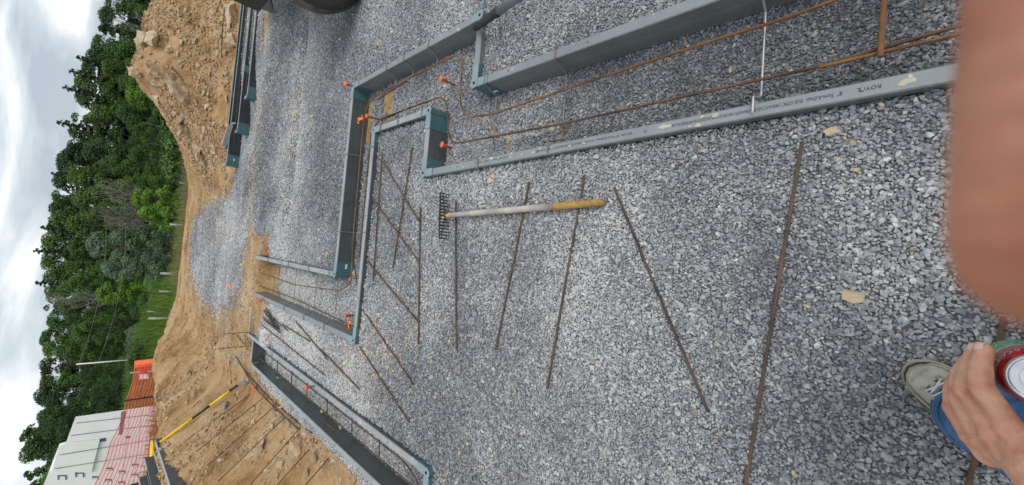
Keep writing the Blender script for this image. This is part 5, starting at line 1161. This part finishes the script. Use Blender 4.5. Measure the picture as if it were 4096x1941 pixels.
chain(hb, [Ri[0], Hd(480, 930, .852), W2+Vector((0, 0, -.012))], [.0125, .018, .021]); chain(hb, [Pi[0], Hd(430, 960, .842), W2+Vector((0, 0, -.018))], [.0115, .017, .021])
for k_, (p_, r_) in enumerate(((I[0], .0138), (Mi[0], .0136), (Ri[0], .0126), (Pi[0], .0115))): chain(hb, [p_+Vector((0, .001, .002)), p_+Vector((0, 0, .001))], [r_, r_])
# tendons under the skin of the back of the hand
for p_, q_ in ((I[0], Hd(760, 960, .893)), (Mi[0], Hd(650, 980, .884)), (Ri[0], Hd(560, 1010, .874))): chain(hb, [p_+Vector((.001, .002, .006)), p_.lerp(q_, .5)+Vector((.001, .002, .0085)), q_], [.0058, .0045, .004])
# thumb on the near side of the can
T = [Wr.lerp(I[0], .35)+Vector((-.005, -.035, -.005)), CC+Vector((-.055, -.030, .085)), CC+Vector((-.022, -.044, .090)), CC+Vector((.010, -.045, .092))]
chain(hb, T, [.017, .0135, .012, .0095])
chain(hb, [Wr, Wr.lerp(El, .25), Wr.lerp(El, .6), El], [.0255, .029, .038, .043]); chain(hb, [W2+Vector((0, 0, -.008)), W2.lerp(El, .3)], [.024, .030])
hand_me = remeshed(hb, .0013, 4, .5)
# right hand with the fingertip that strays over the lens
rb = MB(po)
F1 = [cc(.0000, .0458, .030), cc(.013, .0470, .030), cc(.024, .0482, .031), cc(.05, .047, .033), cc(.092, .050, .010)]
chain(rb, F1, [.0086, .0090, .0082, .0092, .0115])
pk = cc(.115, .055, -.045); 
for i in range(3):
    k0 = cc(.100+.004*i, .066+.018*i, -.004*i); k1 = cc(.070, .072+.018*i, .016-.004*i); k2 = cc(.045, .070+.017*i, -.004); chain(rb, [pk, k0, k1, k2], [.018, .0115, .0095, .008])
chain(rb, [pk, F1[-1]], [.02, .0115]); chain(rb, [pk, cc(.085, .045, -.05), cc(.055, .04, -.045)], [.018, .0125, .010])
WrR = cc(.15, .10, -.09); ElR = Vector((.30, -.38, 1.20)); chain(rb, [pk, WrR, WrR.lerp(ElR, .4), ElR], [.024, .026, .036, .043])
rhand_me = remeshed(rb, .0018, 4, .5)
# the rest of the figure
SL, SR = Vector((-.31, -.42, 1.36)), Vector((.10, -.42, 1.38)); HL, HR = Vector((-.215, -.42, .98)), Vector((.0, -.43, .98)); KL, KR = Vector((-.265, -.300, .60)), Vector((.03, -.43, .58)); AL, AR = Vector((-.268, -.196, .27)), Vector((.05, -.47, .25))
bb = MB(po); chain(bb, [El, SL], [.042, .052]); chain(bb, [ElR, SR], [.042, .052]); chain(bb, [SL, SR], [.055, .055])
chain(bb, [HL, KL, AL, AL+Vector((.03, .05, -.05))], [.075, .050, .034, .03]); chain(bb, [HR, KR, AR, AR+Vector((.01, .05, -.05))], [.075, .050, .034, .03])
for s in (-1, 1): chain(bb, [Vector((-.107+.07*s, -.42, 1.0)), Vector((-.107+.075*s, -.42, 1.15)), Vector((-.107+.09*s, -.43, 1.32))], [.09, .085, .095])
chain(bb, [Vector((-.107, -.43, 1.36)), Vector((-.107, -.41, 1.47)), Vector((-.107, -.39, 1.57))], [.06, .052, .06]); chain(bb, [Vector((-.107, -.385, 1.63)), Vector((-.107, -.37, 1.57))], [.085, .062]); chain(bb, [Vector((-.107, -.41, 1.65))], [.083])
chain(bb, [Vector((-.107, -.297, 1.62)), Vector((-.107, -.283, 1.595))], [.010, .014]); chain(bb, [Vector((-.195, -.39, 1.63)), Vector((-.195, -.385, 1.60))], [.013, .010]); chain(bb, [Vector((-.019, -.39, 1.63)), Vector((-.019, -.385, 1.60))], [.013, .010])
body_me = remeshed(bb, .011, 4, .5)
bm = bmesh.new()
for q in (hand_me, rhand_me, body_me): bm.from_mesh(q)
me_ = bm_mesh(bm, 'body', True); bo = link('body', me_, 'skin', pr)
co_ = np.zeros(len(me_.vertices)*3); me_.vertices.foreach_get('co', co_); co_ = co_.reshape(-1, 3)+np.array(po)
tn = np.zeros(len(co_))
for p_, r_, k_ in [(I[0], .017, .8), (Mi[0], .016, .8), (Ri[0], .014, .7), (I[1], .013, .6), (Mi[1], .013, .6), (Pi[1], .014, .6), (Pi[3], .012, .9), (I[3], .012, .5), (Ri[1], .012, .6), (Wr, .03, .25)]:
    d_ = np.linalg.norm(co_-np.array(p_), axis=1); tn = np.maximum(tn, k_*np.exp(-(d_/r_)**2))
for p_, r_, k_ in [(F1[0], .010, .95), (F1[0].lerp(F1[1], .5), .006, .5), (F1[1], .004, .25), (F1[3], .03, .6)]:  # reddish skin tint on the lens finger, also standing in for the phone's shade
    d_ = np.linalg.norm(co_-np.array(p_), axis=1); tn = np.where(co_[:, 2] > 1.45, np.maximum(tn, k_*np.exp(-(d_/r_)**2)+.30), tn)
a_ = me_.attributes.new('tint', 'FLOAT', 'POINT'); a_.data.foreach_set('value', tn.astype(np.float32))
# fingernails
def nail(p_, d_, nrm, w_, l_):
    d_ = d_.normalized(); nrm = (nrm-d_*nrm.dot(d_)).normalized(); s_ = d_.cross(nrm); mb = MB(po); vs = []
    for i in range(5):
        for j in range(5):
            u_ = (i/4-.5)*2; v_ = (j/4-.5)*2; vs.append(p_+s_*w_*u_*(1-.12*v_*v_)+d_*l_*v_+nrm*(-.0022*u_*u_-.0006*v_*v_))
    mb.add(vs, [(i*5+j, i*5+j+1, (i+1)*5+j+1, (i+1)*5+j) for i in range(4) for j in range(4)]); o = mb.build('fingernail', 'nail', bo, True); o.modifiers.new('t', 'SOLIDIFY').thickness = .0006
cdir = lambda p_: (Vector((0, 0, CAM_H))-p_).normalized()
for f_, r_ in ((I, .0083), (Mi, .0081), (Pi, .0068)):
    t_ = f_[3]; out_ = Vector((t_.x-CC.x, t_.y-CC.y, 0)).normalized(); nm_ = (out_*.8+cdir(t_)*.6).normalized(); nail(t_+nm_*(r_+.0002), (f_[3]-f_[2]), nm_, .0052, .0058)
for s in (-1, 1):
    mb = MB(po); chain(mb, [Vector((-.107+.032*s, -.302, 1.637))], [.012]); mb.build('eye', 'house_white', bo, True)
mb = MB(po); chain(mb, [Vector((-.125, -.294, 1.565)), Vector((-.089, -.294, 1.565))], [.007, .007]); mb.build('mouth', 'peach', bo, True)
hr = MB(po); chain(hr, [Vector((-.107, -.415, 1.67))], [.090]); chain(hr, [Vector((-.107, -.43, 1.62))], [.086]); M['hair'] = simple('brown_hair', (.03, .018, .01), (.07, .045, .025), .8, 60, bump=.5, bscale=300)
link('hair', remeshed(hr, .009, 2), 'hair', pr)
# clothes
def cloth(pieces, vox, name, m, amp, fr):
    b_ = MB(po)
    for ps, rs in pieces: chain(b_, ps, rs, 20)
    q = remeshed(b_, vox, 5, .5); v = np.zeros(len(q.vertices)*3); q.vertices.foreach_get('co', v); v = v.reshape(-1, 3); nn = np.zeros(len(q.vertices)*3); q.vertices.foreach_get('normal', nn); nn = nn.reshape(-1, 3)
    f_ = np.array([mnoise.noise(Vector((a*fr, b*fr, c*fr*2.2)))+.5*mnoise.noise(Vector((a*fr*2.3+5, b*fr*2.3, c*fr*3.5))) for a, b, c in v]); v = v+nn*(f_*amp)[:, None]
    q.vertices.foreach_set('co', v.astype(np.float32).ravel()); q.shade_smooth(); q.update(); return link(name, q, m, pr)
cloth([([SL.lerp(El, .55), SL, SR, SR.lerp(ElR, .55)], [.063, .068, .068, .063])]+[([Vector((-.107+.07*s, -.42, .98)), Vector((-.107+.075*s, -.42, 1.15)), Vector((-.107+.09*s, -.43, 1.33))], [.108, .102, .108]) for s in (-1, 1)], .011, 'shirt', 'shirt', .006, 12)
cloth([([HL, KL, KL.lerp(AL, .6), AL], [.098, .084, .083, .084]), ([HR, KR, AR], [.098, .082, .080]), ([HL+Vector((0, 0, .03)), HR+Vector((0, 0, .03))], [.105, .105])], .0065, 'jeans', 'denim', .0045, 16)
# open hem with a frayed seam
def shoe(toe, d_, nm):
    d_ = Vector((d_[0], d_[1], 0)).normalized(); s_ = Vector((d_.y, -d_.x, 0)); Lq = .295; base = Vector((toe[0], toe[1], PAD+.012))
    so_ = empty(nm, base) ; so_.parent = pr; so_.location = base-po; o3 = base
    def outline(t, k=1.0):      # half widths at t (0 toe, 1 heel), inner and outer
        wv = np.interp(t, [0, .02, .06, .14, .28, .42, .6, .8, .93, .98, 1], [0, .018, .033, .045, .0525, .051, .043, .039, .034, .022, 0]); return wv*k
    ts = [0, .008, .02, .04, .07, .11, .17, .24, .32, .42, .52, .62, .72, .82, .9, .95, .98, 1]
    def slab(z0, z1, k, m, n_, par, grow=0.0):
        mb = MB(o3); rows = []
        for z_ in (z0, z1):
            for sg in (1, -1):
                rows.append([base-d_*(t*Lq-grow*(1-2*t))+s_*sg*(outline(t, k)+grow*(.2+.8*math.sin(math.pi*min(1, max(0, t)))))+Vector((0, 0, z_+.018*max(0, .12-t)/.12)) for t in ts])
        n = len(ts); v = rows[0]+rows[1]+rows[2]+rows[3]; fs = []
        for i in range(n-1): fs += [(i, i+1, 2*n+i+1, 2*n+i), (n+i+1, n+i, 3*n+i, 3*n+i+1), (i+1, i, n+i, n+i+1), (2*n+i, 2*n+i+1, 3*n+i+1, 3*n+i)]
        mb.add(v, fs); return mb.build(n_, m, par, False)
    slab(-.012, .012, 1.0, 'sole', 'sole', so_, .006); slab(.012, .026, 1.0, 'sole_dark', 'rand', so_, .0025); slab(.0255, .031, 1.0, 'suede_tan', 'welt', so_, -.001)
    mb = MB(o3); hts = lambda t: np.interp(t, [0, .03, .08, .16, .26, .38, .5, .65, 1], [.032, .043, .052, .058, .066, .082, .100, .108, .112]); vs = []; K = 13
    for t in ts:
        w_ = outline(t, .93); h_ = hts(t)+.006
        for j in range(K):
            a_ = math.pi*j/(K-1); c_, s2 = math.cos(a_), math.sin(a_); c_ = math.copysign(abs(c_)**.75, c_); s2 = s2**.72
            top = 1-.25*max(0, (t-.3)/.7)*abs(c_)**.5; wd_ = w_*(1-.22*s2*min(1, t*2.2)); dn = .0018*mnoise.noise(Vector((t*16, c_*4, s2*4)))
            vs.append(base-d_*(t*Lq)+s_*(c_*wd_)+Vector((0, 0, .022+(h_-.022)*s2*top+dn)))
    n = len(ts); mb.add(vs, [(i*K+j, i*K+j+1, (i+1)*K+j+1, (i+1)*K+j) for i in range(n-1) for j in range(K-1)]); o = mb.build('upper', 'suede', so_, True); sb = o.modifiers.new('s', 'SUBSURF'); sb.levels = 1; sb.render_levels = 2
    for tt, k_ in ((.085, .8), (.098, .8)):
        mb = MB(o3); mb.tube([base-d_*(tt*Lq-.012*math.cos(math.pi*j_/16-math.pi/2)**2)+s_*(math.cos(math.pi*j_/16)*outline(tt, .93)*.86)+Vector((0, 0, .022+(float(hts(tt))+.006-.022)*math.sin(math.pi*j_/16)**.72+.0012)) for j_ in range(2, 15)], .0011, 4); mb.build('stitching', 'sole_dark' if tt > .18 else 'sole', so_, True)
    def top(t, x_=0.0, up=.0): return base-d_*(t*Lq)+s_*x_+Vector((0, 0, hts(t)+.007-abs(x_)*.35+up))
    mb = MB(o3)
    q = []; 
    for t in (.15, .22, .32, .42, .52): w_ = .014+.018*(t-.15)/.3; q += [top(t, -w_, .0035), top(t, w_, .0035)]
    mb.add(q, [(2*i, 2*i+1, 2*i+3, 2*i+2) for i in range(4)]); tg = mb.build('tongue', 'tongue', so_, True)
    for sg in (-1, 1):          # overlays beside the lacing and round the toe
        mb = MB(o3); pts = [top(t, sg*(.021+.05*(t-.16)), .004) for t in (.14, .22, .32, .42, .52)]; mb.tube(pts, [.0045, .0055, .006, .0065, .006], 6); mb.build('eyestay', 'suede_tan', so_, True)
        mb = MB(o3); pts = [base-d_*(t*Lq)+s_*sg*outline(t, .97)+Vector((0, 0, .031+.012*math.sin(t*40)*.15+.0*t)) for t in (.03, .08, .14, .22, .3, .38, .46, .54, .62)]; mb.tube(pts, .0035, 5); mb.build('side_overlay', 'suede_tan', so_, True)
        mb = MB(o3); pts = [top(.40+.02*k, sg*(.030+.002*k), .001) for k in range(4)]; mb.tube(pts, [.004, .005, .005, .003], 5); mb.build('torn_lining', 'peach', so_, True)
    for i in range(6):
        t = .165+.046*i; w_ = .021+.010*i/5; mb = MB(o3)
        mb.tube([top(t, -w_, .007), top(t+.012, 0, .0105), top(t+.03, w_, .007)], .0026, 6); mb.tube([top(t, w_, .007), top(t+.014, 0, .012), top(t+.03, -w_, .007)], .0026, 6); mb.build('lace', 'lace', so_, True)
    mb = MB(o3); mb.tube(smooth_path([top(.36, .0, .013), top(.30, .026, .013), top(.21, .008, .012), top(.25, -.024, .013), top(.34, -.010, .014)], .02, 4), .0026, 6); mb.build('lace', 'lace', so_, True)
    return so_
shoe((-.194, -.066), (.56, .83), 'shoe'); shoe((.07, -.22), (.1, 1), 'shoe')
for c_, rr in ((AL, .0825), (AR, .080)):
    mb = MB(po); n = 40; vs = []
    for k in range(4):
        for i in range(n):
            t = i/n*2*math.pi; r_ = rr*(1+.02*math.sin(3*t+1)+.012*math.sin(5*t))+.0025*k; z_ = c_.z-.004-.012*k+(.004*R.uniform(-1, 1) if k == 3 else 0); vs.append(Vector((c_.x+r_*math.cos(t), c_.y+r_*math.sin(t), z_)))
    mb.add(vs, [(k*n+i, k*n+(i+1) % n, (k+1)*n+(i+1) % n, (k+1)*n+i) for k in range(3) for i in range(n)]); o = mb.build('hem', 'denim', pr, True); o.modifiers.new('t', 'SOLIDIFY').thickness = .003
    mb = MB(po); mb.tube([v*1.0 for v in vs[2*n:3*n]]+[vs[2*n]], .0016, 5); mb.build('hem_stitching', 'denim_pale', o)

mb = MB(cc(0, 0, -.008)); rot = Matrix((AU, AV, AF)).transposed(); mb.box(cc(-.022, .048, -.0085), (.075, .16, .008), rot); o = mb.build('phone', 'phone', None, loc=cc(0, 0, -.008)); tag(o, 'black phone held in the right hand, taking the picture', 'phone')
